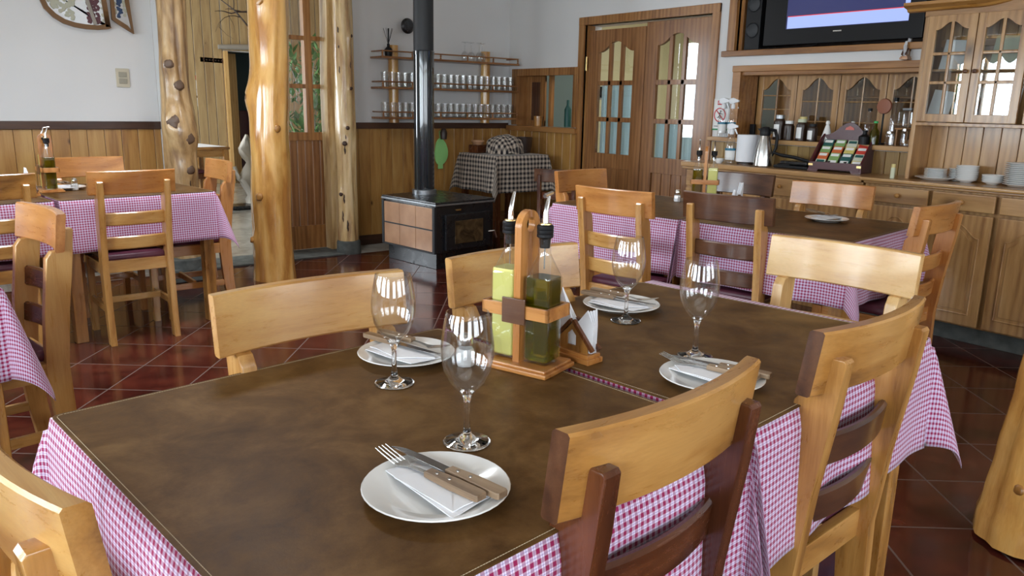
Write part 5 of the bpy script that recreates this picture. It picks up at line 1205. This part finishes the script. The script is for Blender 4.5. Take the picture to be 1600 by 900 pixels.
# ------------------------------------------------------------------ log posts
def log_post(loc, pts, label, mat, knots, kmat, group=None, amp=.012, seed=0, seg=56, rings=90, gul=0.0, cracks=()):
    """pts: list of (z, x offset, y offset, radius); knots: (angle deg, z, size, height)"""
    t = thing('log_post', label, 'post', loc, 0, group)
    def at(z):
        for a, b in zip(pts, pts[1:]):
            if z <= b[0]:
                f = (z - a[0]) / (b[0] - a[0]); f = f * f * (3 - 2 * f); return [a[i] + (b[i] - a[i]) * f for i in (1, 2, 3)]
        return list(pts[-1][1:])
    m = MB(); R = []
    for i in range(rings + 1):
        z = pts[0][0] + (pts[-1][0] - pts[0][0]) * i / rings; ox, oy, r = at(z); ring_ = []
        for k_ in range(seg):
            th = 2 * pi * k_ / seg; nz = noise.noise(Vector((cos(th) * 1.6 + seed, sin(th) * 1.6, z * 1.3))) * amp * 2.2 + noise.noise(Vector((cos(th) * 5 + seed, sin(th) * 5, z * 2.2))) * amp * .9
            if gul: nz += -gul * abs(sin(th * 3 + z * .8 + noise.noise(Vector((seed, 0, z))) * 2)) ** 6
            for (ka, kz, ks, kh) in knots:
                d = (th - radians(ka) + pi) % (2 * pi) - pi; q = (d * r / ks) ** 2 + ((z - kz) / (ks * 1.15)) ** 2
                nz += kh * math.exp(-q) - kh * .55 * math.exp(-q * 12)
            ring_.append(m.bm.verts.new((ox + (r + nz) * cos(th), oy + (r + nz) * sin(th), z)))
        R.append(ring_)
    for a, b in zip(R, R[1:]):
        for k_ in range(seg): m.bm.faces.new([a[k_], a[(k_ + 1) % seg], b[(k_ + 1) % seg], b[k_]])
    m.bm.faces.new(R[0][::-1]); m.bm.faces.new(R[-1]); m.build('trunk', mat, t, ang=60)
    for (ka, kz, ks, kh) in knots:
        if kh < .002: continue
        ox, oy, r = at(kz); a = radians(ka); m = MB(); rr_ = r + kh * .75
        M = tr(ox + rr_ * cos(a), oy + rr_ * sin(a), kz) @ rz(a) @ Matrix.Rotation(radians(90), 4, 'Y')
        s_ = ks * .6; m.lathe([(0, .006), (s_ * .5, .007), (s_ * .9, .002), (s_ * 1.05, -.014), (0, -.014)], 11, M=M)
        for v in m.bm.verts: v.co += Vector((noise.noise(v.co * 40), noise.noise(v.co * 40 + Vector((5, 0, 0))), noise.noise(v.co * 40 + Vector((0, 7, 0))))) * ks * .12
        m.build('knot', kmat, t, ang=60)
    for (ka, z0, z1, w) in cracks:
        a = radians(ka); P = []
        for i in range(8):
            z = z0 + (z1 - z0) * i / 7; ox, oy, r = at(z); aa = a + .02 * sin(i * 1.7)
            nz = noise.noise(Vector((cos(aa) * 1.6 + seed, sin(aa) * 1.6, z * 1.3))) * amp * 2.2 + noise.noise(Vector((cos(aa) * 5 + seed, sin(aa) * 5, z * 2.2))) * amp * .9
            P.append((ox + (r + nz) * cos(aa), oy + (r + nz) * sin(aa), z))
        m = MB(); m.tube(P, [w * .2, w * .7, w, w * .8, w, w * .9, w * .6, w * .15], 8); m.build('bark_scar', 'knot_dark', t)
    return t
CD = 231   # direction facing the camera, degrees
log_post((2.145, 5.56, 0), [(0, 0, 0, .160), (.12, 0, 0, .150), (.4, 0, 0, .138), (1.0, .01, .0, .136), (1.35, .03, .0, .137), (1.55, .045, .0, .130), (2.0, .055, .0, .136), (2.7, .06, .0, .140), (3.1, .06, .0, .14)],
         'big varnished honey log post in the middle of the opening', 'log_honey', [(CD - 70, 1.30, .07, .032), (CD - 10, 1.95, .05, .010), (CD + 15, 2.15, .06, .012), (CD - 60, .30, .04, .02), (CD - 20, .62, .05, .006), (CD + 40, 1.1, .05, .004)], 'amber_z', amp=.008, seed=3)
log_post((1.585, 5.90, .10), [(0, .04, 0, .120), (.35, .04, 0, .110), (.75, .05, 0, .108), (1.0, .06, 0, .108), (1.3, .04, 0, .094), (1.9, .055, .0, .098), (3.0, .06, .0, .10)],
         'knotty weathered log post between left wall and opening', 'log_weathered', [(CD + 5, 1.03, .085, .050), (CD + 45, .92, .075, .045), (CD + 8, 1.42, .055, .028), (CD + 40, 1.28, .06, .02), (CD + 50, .70, .06, .02), (CD + 30, 2.0, .05, .02)], 'knot_grey', amp=.012, seed=9, cracks=[(CD + 25, .62, .82, .007), (CD + 48, .55, .80, .006), (CD + 12, 1.28, 1.42, .006)])
m = MB(); m.box(-.15, .15, -.15, .15, 0, .10, .015); m.lathe([(0, .09), (.155, .09), (.15, .16), (.13, .17), (0, .17)], 20); o = m.build('post_footing', 'concrete'); o.location = (1.60, 5.90, 0); tag(o, 'grey concrete footing under the knotty weathered log post', 'footing')
log_post((3.07, 6.2, .10), [(0, 0, 0, .085), (.3, 0.0, 0, .083), (.9, .0, 0, .085), (1.5, .0, 0, .082), (2.1, .0, .0, .078), (3.0, .0, .0, .075)],
         'pale peeled log post with dark scars beside the wainscot', 'log_pale', [(CD + 25, .98, .03, .012), (CD + 5, .85, .035, .012), (CD + 50, 1.3, .03, .012), (CD + 60, 1.72, .03, .014), (CD - 25, .42, .03, .014)], 'knot_dark', amp=.006, seed=15,
         cracks=[(CD + 5, .76, .88, .009), (CD + 12, .84, .93, .006), (CD - 10, .34, .44, .009), (CD - 20, .18, .28, .006), (CD + 10, .10, .20, .009), (CD - 15, 1.42, 1.48, .005), (CD - 20, 1.74, 1.79, .007), (CD - 18, 1.62, 1.645, .005), (CD + 50, 1.46, 1.52, .004)])
m = MB(); m.lathe([(0, 0), (.105, 0), (.102, .10), (.095, .115), (0, .115)], 14); o = m.build('post_footing', 'concrete'); o.location = (3.07, 6.2, 0); tag(o, 'dark round concrete footing under the pale scarred log post', 'footing')
m = MB(); P = []
zz = [.012 + i * .12 for i in range(25)]
m.prism([(2.925 + .02 * noise.noise(Vector((0, 3, z * 1.2))) + .07, z) for z in zz] + [(3.17, zz[-1]), (3.13, zz[0])], 6.36, 6.495, bev=.006); struct(m.build('trim_13', 'log_pale'))
m = MB(); m.box(1.66, 1.69, 6.36, 6.5, .012, 2.9, .005); struct(m.build('trim_14', 'wall_paint'))
t = log_post((2.66, .70, .012), [(0, 0, 0, .180), (.05, 0, 0, .178), (.13, .0, .0, .165), (.28, .0, .0, .148), (.5, .01, -.005, .136), (.75, .03, -.02, .128), (1.0, .05, -.035, .122), (2.0, .10, -.08, .12), (3.04, .15, -.12, .12)],
         'honey log post with flared carved foot at the right edge of the photo', 'log_honey', [(CD - 30, .12, .05, .01), (CD - 60, .2, .03, .008), (CD - 45, .3, .03, .006)], 'amber_z', amp=.014, seed=22, gul=.014, cracks=[])
m = MB(); m.lathe([(0, 0), (.15, 0), (.148, .02), (0, .022)], 16); o = m.build('post_footing', 'concrete'); o.location = (2.70, .665, 0); tag(o, 'grey concrete footing under the log post at the right edge', 'footing')

# glazed screen in the opening
m = MB()
x0, x1 = 2.44, 3.10; yy0, yy1 = 6.50, 6.55
m.box(x0, x0 + .05, yy0, yy1, .012, 2.75, .004); m.box(x1 - .05, x1, yy0, yy1, .012, 2.75, .004); m.box(x0 + .04, x1 - .04, yy0, yy1, .96, 1.03, .004); m.box(x0 + .04, x1 - .04, yy0, yy1, .012, .22, .004); m.box(x0 + .04, x1 - .04, yy0, yy1, 2.70, 2.75, .004)
for z in (1.415, 1.81, 2.25): m.box(x0 + .04, x1 - .04, yy0 + .005, yy1 - .005, z - .018, z + .018, .003)
m.box(2.87, 2.925, yy0 + .002, yy1 - .002, 1.02, 2.71, .004); m.box(2.86, 2.872, yy0 + .004, yy1 + .02, 1.02, 2.71, .002)
sc = struct(m.build('window_9', 'frame_z'))
m = MB()
for i in range(8): m.box(x0 + .05 + i * .07, x0 + .05 + (i + 1) * .07 - .003, yy0 + .018, yy1 - .018, .21, .965, .003, seg=1)
m.build('lower_panel', 'door_z', sc)
m = MB(); m.box(x0 + .04, x1 - .04, 6.523, 6.527, 1.02, 2.71); m.build('pane', 'window_pane', sc)

# ------------------------------------------------------------------ shelf unit with tumblers
SX0, SX1 = 3.47, 5.0; SY = 6.27
t = thing('glass_shelf', 'three-tier wall shelf with little galleries on two round logs', 'shelf', (SX0, SY, 0))
for x in (.205, 1.235):
    m = MB(); m.lathe([(0, 1.115), (.046, 1.115), (.045, 1.3), (.048, 1.5), (.045, 1.795), (0, 1.80)], 16, c=(x, .165, 0)); m.build('log_upright', 'log_honey', t, ang=50)
SHZ = (1.150, 1.412, 1.672)
for z, dx1 in zip(SHZ, (1.53, 1.53, 1.53)):
    m = MB(); m.box(0, dx1, 0, .215, z, z + .018, .003); sh = m.build('shelf_board', 'door_x', t)
    m = MB(); m.tube([(0.005, .012, z + .062), (dx1 - .005, .012, z + .062)], .006, 8); m.tube([(0.008, .012, z + .062), (.008, .2, z + .062)], .006, 8); m.tube([(dx1 - .008, .012, z + .062), (dx1 - .008, .2, z + .062)], .006, 8)
    m.build('gallery_rail', 'door_x', sh)
    for i in range(6):
        x = .012 + i * (dx1 - .024) / 5; m = MB(); m.lathe([(.011, .017), (.008, .026), (.005, .034), (.009, .042), (.006, .052), (.009, .060)], 10, c=(x, .012, z)); m.build('spindle', 'door_x', sh)
m = MB(); m.lathe([(0, 0), (.024, 0), (.027, .006), (.032, .128), (.0305, .128), (.0262, .010), (0, .010)], 16); tb = m.build('tumbler', 'tumbler_glass', ang=60); k0 = [0]
for si, z, nm in ((0, SHZ[0], 'bottom'), (1, SHZ[1], 'middle')):
    for row in range(2):
        for i in range(21 - row):
            if row and min(abs(.055 + i * .0705 + .035 - .205), abs(.055 + i * .0705 + .035 - 1.235)) < .085: continue
            o = tb if k0[0] == 0 else tb.copy()
            if k0[0]: COL.objects.link(o)
            k0[0] += 1
            o.location = (SX0 + .055 + i * .0705 + row * .035 + random.uniform(-.004, .004), SY + .055 + row * .072 + random.uniform(-.004, .004), z + .0182); o.rotation_euler = (0, 0, random.random())
            if abs(o.location.x - SX0 - .205) < .08 and row == 1: o.location.y -= .0
            tag(o, 'clear tumbler in the %s row on the %s shelf of the wall unit' % ('front' if row == 0 else 'back', nm), 'tumbler', '%s row of tumblers on the %s shelf' % ('front' if row == 0 else 'back', nm))
m = MB(); m.lathe([(0, .175), (.033, .175), (.033, .172), (.005, .165), (.0045, .10), (.02, .085), (.034, .06), (.035, .03), (.029, .0), (.0275, 0), (.033, .03), (.032, .058), (.019, .08), (0, .088)], 20); ug = m.build('upturned_wine_glass', 'tumbler_glass', ang=60)
for i, (x, y) in enumerate(((.93, .08), (1.01, .09), (1.09, .07), (1.15, .11))):
    o = ug if i == 0 else ug.copy()
    if i: COL.objects.link(o)
    o.location = (SX0 + x, SY + y, SHZ[2] + .018); tag(o, 'stemmed glass standing upside down on the top shelf', 'wine glass', 'upturned glasses on the top shelf')
t = thing('reed_diffuser', 'black reed diffuser at the left end of the top shelf', 'diffuser', (SX0 + .115, SY + .09, SHZ[2] + .018))
lathe_obj('flask', [(0, 0), (.03, 0), (.036, .05), (.035, .062), (.013, .085), (.012, .11), (0, .11)], 'black_plastic', (0, 0, 0), parent=t)
m = MB()
for i in range(5): a = i * 1.3; m.tube([(0, 0, .10), (.045 * cos(a), .03 * sin(a), .24)], .0018, 5)
m.tube([(0, 0, .1), (.004, 0, .24)], .006, 6); m.build('reeds', 'black_plastic', t)
t = thing('wall_lamp', 'round black disc lamp on a short arm above the glass shelf', 'lamp', (3.82, YB - .002, 1.97))
m = MB(); m.tube([(.11, 0, 0), (.11, -.05, 0), (.04, -.08, 0)], .009, 8); m.lathe([(0, 0), (.03, 0), (.028, .012), (0, .014)], 16, M=tr(.11, 0, 0) @ Matrix.Rotation(radians(90), 4, 'X')); m.build('arm', 'black_iron', t)
m = MB(); m.lathe([(0, 0), (.062, .0), (.068, .012), (.05, .03), (0, .035)], 28, M=tr(0, -.065, 0) @ Matrix.Rotation(radians(90), 4, 'X')); m.build('disc', 'black_iron', t)

# ------------------------------------------------------------------ wood stove
t = thing('wood_stove', 'black wood stove with brown tiled side and tall black flue pipe', 'stove', (3.295, 5.14, 0), radians(6))
W_, D_ = .61, .71
m = MB(); m.box(.03, W_ - .03, .03, D_ - .03, 0, .13, .004); m.build('pedestal', 'black_iron', t)
m = MB(); m.box(0, W_, 0, D_, .13, .505, .006); m.build('body', 'black_iron', t)
m = MB(); m.box(-.012, W_ + .012, -.012, D_ + .012, .508, .524, .003); m.build('edge_strip', 'grey_metal', t)
m = MB(); m.box(-.008, W_ + .008, -.008, D_ + .008, .522, .54, .005); m.build('top_plate', 'black_iron', t)
for i in range(3):
    for j in range(2):
        m = MB(); a = .03 + i * (D_ - .06) / 3; z = .145 + j * .178
        m.box(-.012, .0, a + .002, a + (D_ - .06) / 3 - .002, z, z + .168, .002); m.build('side_tile', 'stove_tile', t)
m = MB(); m.box(-.016, .0, .0, .03, .13, .505, .003); m.box(-.016, .0, D_ - .03, D_, .13, .505, .003); m.box(-.016, 0, 0, D_, .13, .143, .002); m.box(-.016, 0, .03, D_ - .03, .313, .323, .002); m.build('tile_frame', 'matt_pipe', t)
m = MB(); m.box(.08, W_ - .05, -.03, 0, .15, .44, .012); dr = m.build('fire_door', 'black_iron', t)
m = MB(); m.box(.17, W_ - .14, -.034, -.028, .20, .385, .003); m.build('fire_glass', 'fire_glass', dr)
m = MB(); m.tube([(W_ - .075, -.03, .27), (W_ - .05, -.07, .28), (W_ - .03, -.075, .22)], .008, 8); m.build('handle', 'chrome', dr)
m = MB(); m.box(.2, .25, -.012, 0, .462, .475, .003); m.build('air_slider', 'brass', t)
pxl, pyl = .335, .575
m = MB(); m.lathe([(0, .54), (.105, .54), (.105, .575), (.09, .58), (0, .58)], 32, c=(pxl, pyl, 0)); m.build('flue_collar', 'grey_metal', t)
m = MB(); m.lathe([(.086, .57), (.086, 1.68), (.089, 1.68), (.089, 1.71), (.083, 1.715)], 40, c=(pxl, pyl, 0)); m.build('flue_pipe', 'enamel_pipe', t)
m = MB(); m.lathe([(.083, 1.70), (.083, 3.098)], 40, c=(pxl, pyl, 0)); m.build('flue_pipe', 'matt_pipe', t)

# ------------------------------------------------------------------ draped stand in the corner
t = thing('corner_stand', 'square stand hidden under the dark gingham cloth in the corner', 'stand', (4.52, 5.88, 0))
m = MB(); m.box(-.30, .30, -.29, .29, .815, .848, .004); m.build('stand_top', 'mahog_x', t)
for sx_ in (-1, 1):
    for sy_ in (-1, 1): m = MB(); m.box(sx_ * .26 - .025, sx_ * .26 + .025, sy_ * .25 - .025, sy_ * .25 + .025, 0, .815, .003); m.build('leg', 'mahog_z', t)
m = MB(); m.box(-.28, .28, -.27, .27, .25, .27, .003); m.build('lower_shelf', 'mahog_x', t)
o = cloth_mesh('gingham_cloth', .302, .292, .33, (), 'dark_gingham', 77, .22, z=.85, fold=.02); o.location = (4.52, 5.88, 0); tag(o, 'black and beige gingham cloth draped over the corner stand', 'tablecloth')
# bundle: cloth-wrapped bread basket
m = MB(); uvl = m.bm.loops.layers.uv.new('UVMap'); seg = 48; nr = 22; G = []
for i in range(nr + 1):
    ph = pi / 2 * i / nr * 1.12; ring_ = []
    for k_ in range(seg):
        th = 2 * pi * k_ / seg; r = .185 * sin(min(ph, pi / 2)) ** .8 if i else 0.0; z = .165 * cos(min(ph, pi / 2)) ** .75 if ph < pi / 2 else 0
        f = .014 * noise.noise(Vector((cos(th) * 2.3, sin(th) * 2.3, z * 14))) + .006 * sin(th * 9 + z * 20) * sin(min(ph, pi / 2))
        ring_.append(m.bm.verts.new(((r + f) * cos(th), (r + f) * sin(th) * .85, z + f * .8 + .004)))
    G.append(ring_)
for i, (a, b) in enumerate(zip(G, G[1:])):
    for k_ in range(seg):
        f = m.bm.faces.new([a[k_], b[k_], b[(k_ + 1) % seg], a[(k_ + 1) % seg]])
        for lp in f.loops:
            c = lp.vert.co; q = 1 + .9 * (.17 - c.z) ; lp[uvl].uv = (c.x * q + c.z * .25 + 3, c.y * q * 1.1 + c.z * .3 + 3)
o = m.build('wrapped_bundle', 'dark_gingham', ang=80); o.location = (4.52, 5.86, .852); tag(o, 'lumpy bundle wrapped in black and beige gingham on the corner stand', 'bundle')
def rboxo(name, mat, loc, sx, sy, sz, rot, label, cat, bev=.008):
    m = MB(); m.box(-sx / 2, sx / 2, -sy / 2, sy / 2, 0, sz, bev); o = m.build(name, mat); o.location = loc; o.rotation_euler = (0, 0, rot); return tag(o, label, cat)
rboxo('wooden_box', 'mahog_x', (4.33, 6.03, .8525), .13, .12, .075, .2, 'low brown box at the left end of the corner stand', 'box')
lathe_obj('clay_bowl', [(0, 0), (.04, 0), (.062, .03), (.06, .04), (0, .03)], 'stove_tile', (4.33, 6.03, .928)); tag(bpy.data.objects['clay_bowl'], 'flat brown dish on top of the low box by the bundle', 'dish')
lathe_obj('wicker_basket', [(0, 0), (.075, 0), (.088, .06), (.095, .14), (.098, .145), (.09, .145), (.08, .01), (0, .01)], 'dark_brown', (4.78, 5.92, .8525)); tag(bpy.data.objects['wicker_basket'], 'dark brown basket at the right of the gingham bundle', 'basket')
# green felt leaf hanging behind the flue pipe
m = MB(); pts = []
for i in range(25):
    a = 2 * pi * i / 24
    if i == 24: break
    r = 1 + .12 * sin(2 * a + .5); pts.append((.085 * cos(a) * r * (.75 + .35 * sin(a - .4)) if False else .075 * cos(a) * (1 + .25 * sin(a * 1 + 2.2)), .13 * sin(a)))
m.prism(pts, 0, .014, bev=.004); t = m.build('oven_glove', 'green_felt'); t.location = (4.20, YB - .034, .84); tag(t, 'green leaf-shaped quilted cloth hanging on the wainscot behind the flue', 'oven cloth')
m = MB(); m.tube([(.0, .007, .12), (.01, .007, .19), (.0, .007, .2), (-.01, .007, .19), (0, .007, .12)], .003, 6); m.build('hanging_loop', 'green_felt', t); m = MB(); m.box(-.025, .03, 0, .012, -.165, -.12, .004); m.build('leaf_stalk', 'green_felt', t)
m = MB(); m.lathe([(0, 0), (.03, .0), (.035, .06), (.02, .1), (0, .1)], 12); o = m.build('hanging_gourd', 'dark_brown'); o.location = (4.22, YB - .06, 1.02 - .06); tag(o, 'small dark ornament hanging above the green cloth by the flue', 'ornament')

# ------------------------------------------------------------------ back room
Yb = 12.6
t = thing('info_poster', 'white and teal notice poster with red header in the back room', 'poster', (3.64, Yb - .012, 1.13))
m = MB(); m.box(-.02, .215, 0, .01, 0, .56, .002, M=Matrix.Rotation(radians(2), 4, 'Y')); m.build('sheet', 'mint', t)
m = MB(); m.box(0, .165, -.003, 0, .06, .44, .001, M=Matrix.Rotation(radians(2), 4, 'Y')); m.build('white_field', 'sign_white', t)
m = MB(); m.box(.005, .18, -.003, 0, .45, .515, .001, M=Matrix.Rotation(radians(2), 4, 'Y')); m.build('header', 'sign_pink', t)
m = MB(); m.lathe([(0, 0), (.03, 0), (.03, .002), (0, .002)], 18, M=tr(.09, -.003, .36) @ Matrix.Rotation(radians(90), 4, 'X'))
m.build('emblem', 'sign_teal', t)
m = MB()
for (a, b, c, d) in ((.04, .14, .300, .306), (.05, .13, .286, .291), (.055, .075, .18, .225), (.082, .098, .185, .245), (.104, .122, .18, .22), (.13, .15, .18, .212), (.06, .13, .15, .156), (.015, .06, .075, .086)): m.box(a, b, -.005, -.002, c, d)
m.build('printed_marks', 'sign_black', t)
t = thing('door_plaque', 'small dark brown carved name board on the boarded wall', 'sign', (3.86, Yb - .02, 1.84))
m = MB(); m.box(0, .39, 0, .018, 0, .075, .004, M=Matrix.Rotation(radians(1.5), 4, 'Y')); m.build('board', 'walnut_x', t)
m = MB()
for i in range(7): m.box(.04 + i * .045, .065 + i * .045, -.003, .001, .026, .05, .001, M=Matrix.Rotation(radians(1.5), 4, 'Y'))
m.build('carved_letters', 'dark_brown', t)
# bare branch
t = thing('bare_branch', 'bare dry branch hanging above the back room doorway', 'branch', (3.85, 10.6, 2.3))
rb = random.Random(5); m = MB()
def twig(p, d, L, r, depth):
    pts = [p]; q = Vector(p); dd = Vector(d)
    for i in range(5): dd = (dd + Vector((rb.uniform(-.35, .35), rb.uniform(-.2, .2), rb.uniform(-.35, .3)))).normalized(); q = q + dd * L / 5; pts.append(tuple(q))
    m.tube(pts, [r * (1 - .13 * i) for i in range(6)], 6)
    if depth:
        for i in (2, 3, 5): twig(pts[i], (dd + Vector((rb.uniform(-1, 1), rb.uniform(-.4, .4), rb.uniform(-.9, .6)))).normalized(), L * .6, r * .5, depth - 1)
twig((.15, 0, -.12), (-1, 0, .35), .62, .014, 2); twig((.2, 0, .12), (-1, 0, .1), .35, .02, 1); twig((.05, 0, -.1), (-.1, 0, -1), .42, .012, 2); m.build('branches', 'dark_brown', t)
# driftwood figure
t = thing('driftwood', 'pale gnarled driftwood piece standing left of the big log post', 'driftwood', (3.47, 9.6, 0))
m = MB(); P_ = [(0, 0, 0), (.02, 0, .15), (-.05, 0, .35), (.0, 0, .55), (-.07, .02, .72), (-.02, 0, .88)]; rg = m.tube(P_, [.09, .07, .10, .06, .07, .02], 10); m.tube([(0, 0, .3), (-.16, 0, .36), (-.2, 0, .5)], [.05, .04, .015], 8); m.tube([(-.03, 0, .4), (.12, 0, .62), (.08, 0, .8)], [.05, .035, .01], 8); m.tube([(0, 0, .03), (.15, .02, .06), (.18, 0, .01)], [.06, .04, .02], 8)
bmesh.ops.subdivide_edges(m.bm, edges=m.bm.edges[:], cuts=2)
for v in m.bm.verts: v.co += Vector((noise.noise(v.co * 13), noise.noise(v.co * 13 + Vector((9, 0, 0))), 0)) * .05
m.build('wood', 'stone_white', t, ang=70)
m = MB(); m.box(-.22, .25, -.15, .15, 0, .05, .02); o = m.build('floor_tray', 'black_iron'); o.location = (3.35, 9.5, 0); tag(o, 'low black tray on the pale floor at the foot of the driftwood', 'tray')
# dark panel inside the hallway
m = MB(); m.box(0, .5, 0, .03, 0, 1.12, .01); o = m.build('hallway_chest', 'maroon_paint'); o.location = (4.66, 13.3, 0); tag(o, 'dark maroon chest just inside the back doorway', 'chest')
# plant behind the glazed screen
t = thing('potted_ficus', 'tall leafy ficus plant behind the glazed screen', 'plant', (3.30, 7.40, 0))
m = MB(); m.lathe([(0, 0), (.14, 0), (.18, .30), (.19, .32), (.17, .32), (.16, .28), (0, .28)], 24); m.build('pot', 'stove_tile', t)
rb = random.Random(11); m = MB(); tips = []
for i in range(9):
    a = rb.uniform(0, 6.28); p = Vector((0.03 * cos(a), .03 * sin(a), .27)); d = Vector((.13 * cos(a), .13 * sin(a), 1)).normalized(); pts = [tuple(p)]
    for k_ in range(7): d = (d + Vector((rb.uniform(-.16, .16), rb.uniform(-.16, .16), 0))).normalized(); p = p + d * rb.uniform(.18, .24); pts.append(tuple(p)); tips.append((Vector(p), k_))
    m.tube(pts, [.012 * (1 - .1 * q) for q in range(8)], 6)
m.build('stems', 'bark_grey', t)
m = MB()
for (p, k_) in tips:
    if k_ < 1 or p.x < -.16: continue
    for q in range(13):
        c = p + Vector((rb.gauss(0, .085), rb.gauss(0, .085), rb.gauss(0, .10))); L2 = rb.uniform(.07, .11); Wd = L2 * .30
        M = tr(*c) @ rz(rb.uniform(0, 6.28)) @ Matrix.Rotation(rb.uniform(.2, 1.5), 4, 'X')
        pts = [(0, 0, 0), (Wd, L2 * .4, .004), (Wd * .7, L2 * .75, 0), (0, L2 * 1.15, -.008), (-Wd * .7, L2 * .75, 0), (-Wd, L2 * .4, .004), (0, L2 * .5, -.006)]
        vs = [m.bm.verts.new(M @ Vector(x)) for x in pts]
        for a, b in ((0, 1), (1, 2), (2, 3), (3, 4), (4, 5), (5, 0)): m.bm.faces.new([vs[a], vs[b], vs[6]])
m.build('foliage', 'leaf', t, ang=80)
# furniture glimpsed in the back room
m = MB()
bt = dup(T_proto); bt.location = (2.62, 9.45, 0); bt.rotation_euler = (0, 0, .1); bt['label'] = 'wooden table in the back room seen past the knotty log post'; bt['group'] = 'square tables pushed together in pairs'
place_chair(2.75, 9.95, 180, 'dark chair at the table in the back room', 'mahog', 'mahog', 'mahog')
m = MB(); m.box(-.37, .37, -.36, .36, 0, .002, .0005); o = m.build('paper_cover', 'paper'); o.location = (2.62, 9.45, TT + .001); o.rotation_euler = (0, 0, .1); tag(o, 'bright white cover on the table in the back room', 'table cover')

# ------------------------------------------------------------------ outside, seen only in reflections
m = MB(); m.box(-22, XL - .25, -22, 16, -.35, -.25); m.box(XL - .25, 12, -22, YF - .25, -.35, -.25); struct(m.build('ground_outside', 'lawn'))
rb = random.Random(4)
def hedge(loc, L, along, label):
    m = MB()
    for i in range(int(L * 8)):
        c = Vector((rb.uniform(0, L), rb.uniform(-.4, .4), rb.uniform(.2, 2.3))); r = rb.uniform(.3, .5)
        k_ = bmesh.ops.create_icosphere(m.bm, subdivisions=2, radius=r)['verts']
        for v in k_: v.co = v.co * (1 + .3 * noise.noise(v.co * 6 + c)) + c
    o = m.build('garden_hedge', 'hedge_leaf', ang=80); o.location = loc; o.rotation_euler = (0, 0, along); tag(o, label, 'hedge')
hedge((-7.5, -4, -.3), 12, radians(90), 'green garden hedge outside the left windows, seen only in reflections')
hedge((-4, -8, -.3), 12, 0, 'green garden hedge outside the front windows, seen only in reflections')
for o in bpy.data.objects:
    if o.type == 'EMPTY' and o.get('label') == 'x': print('UNLABELLED', o.name)
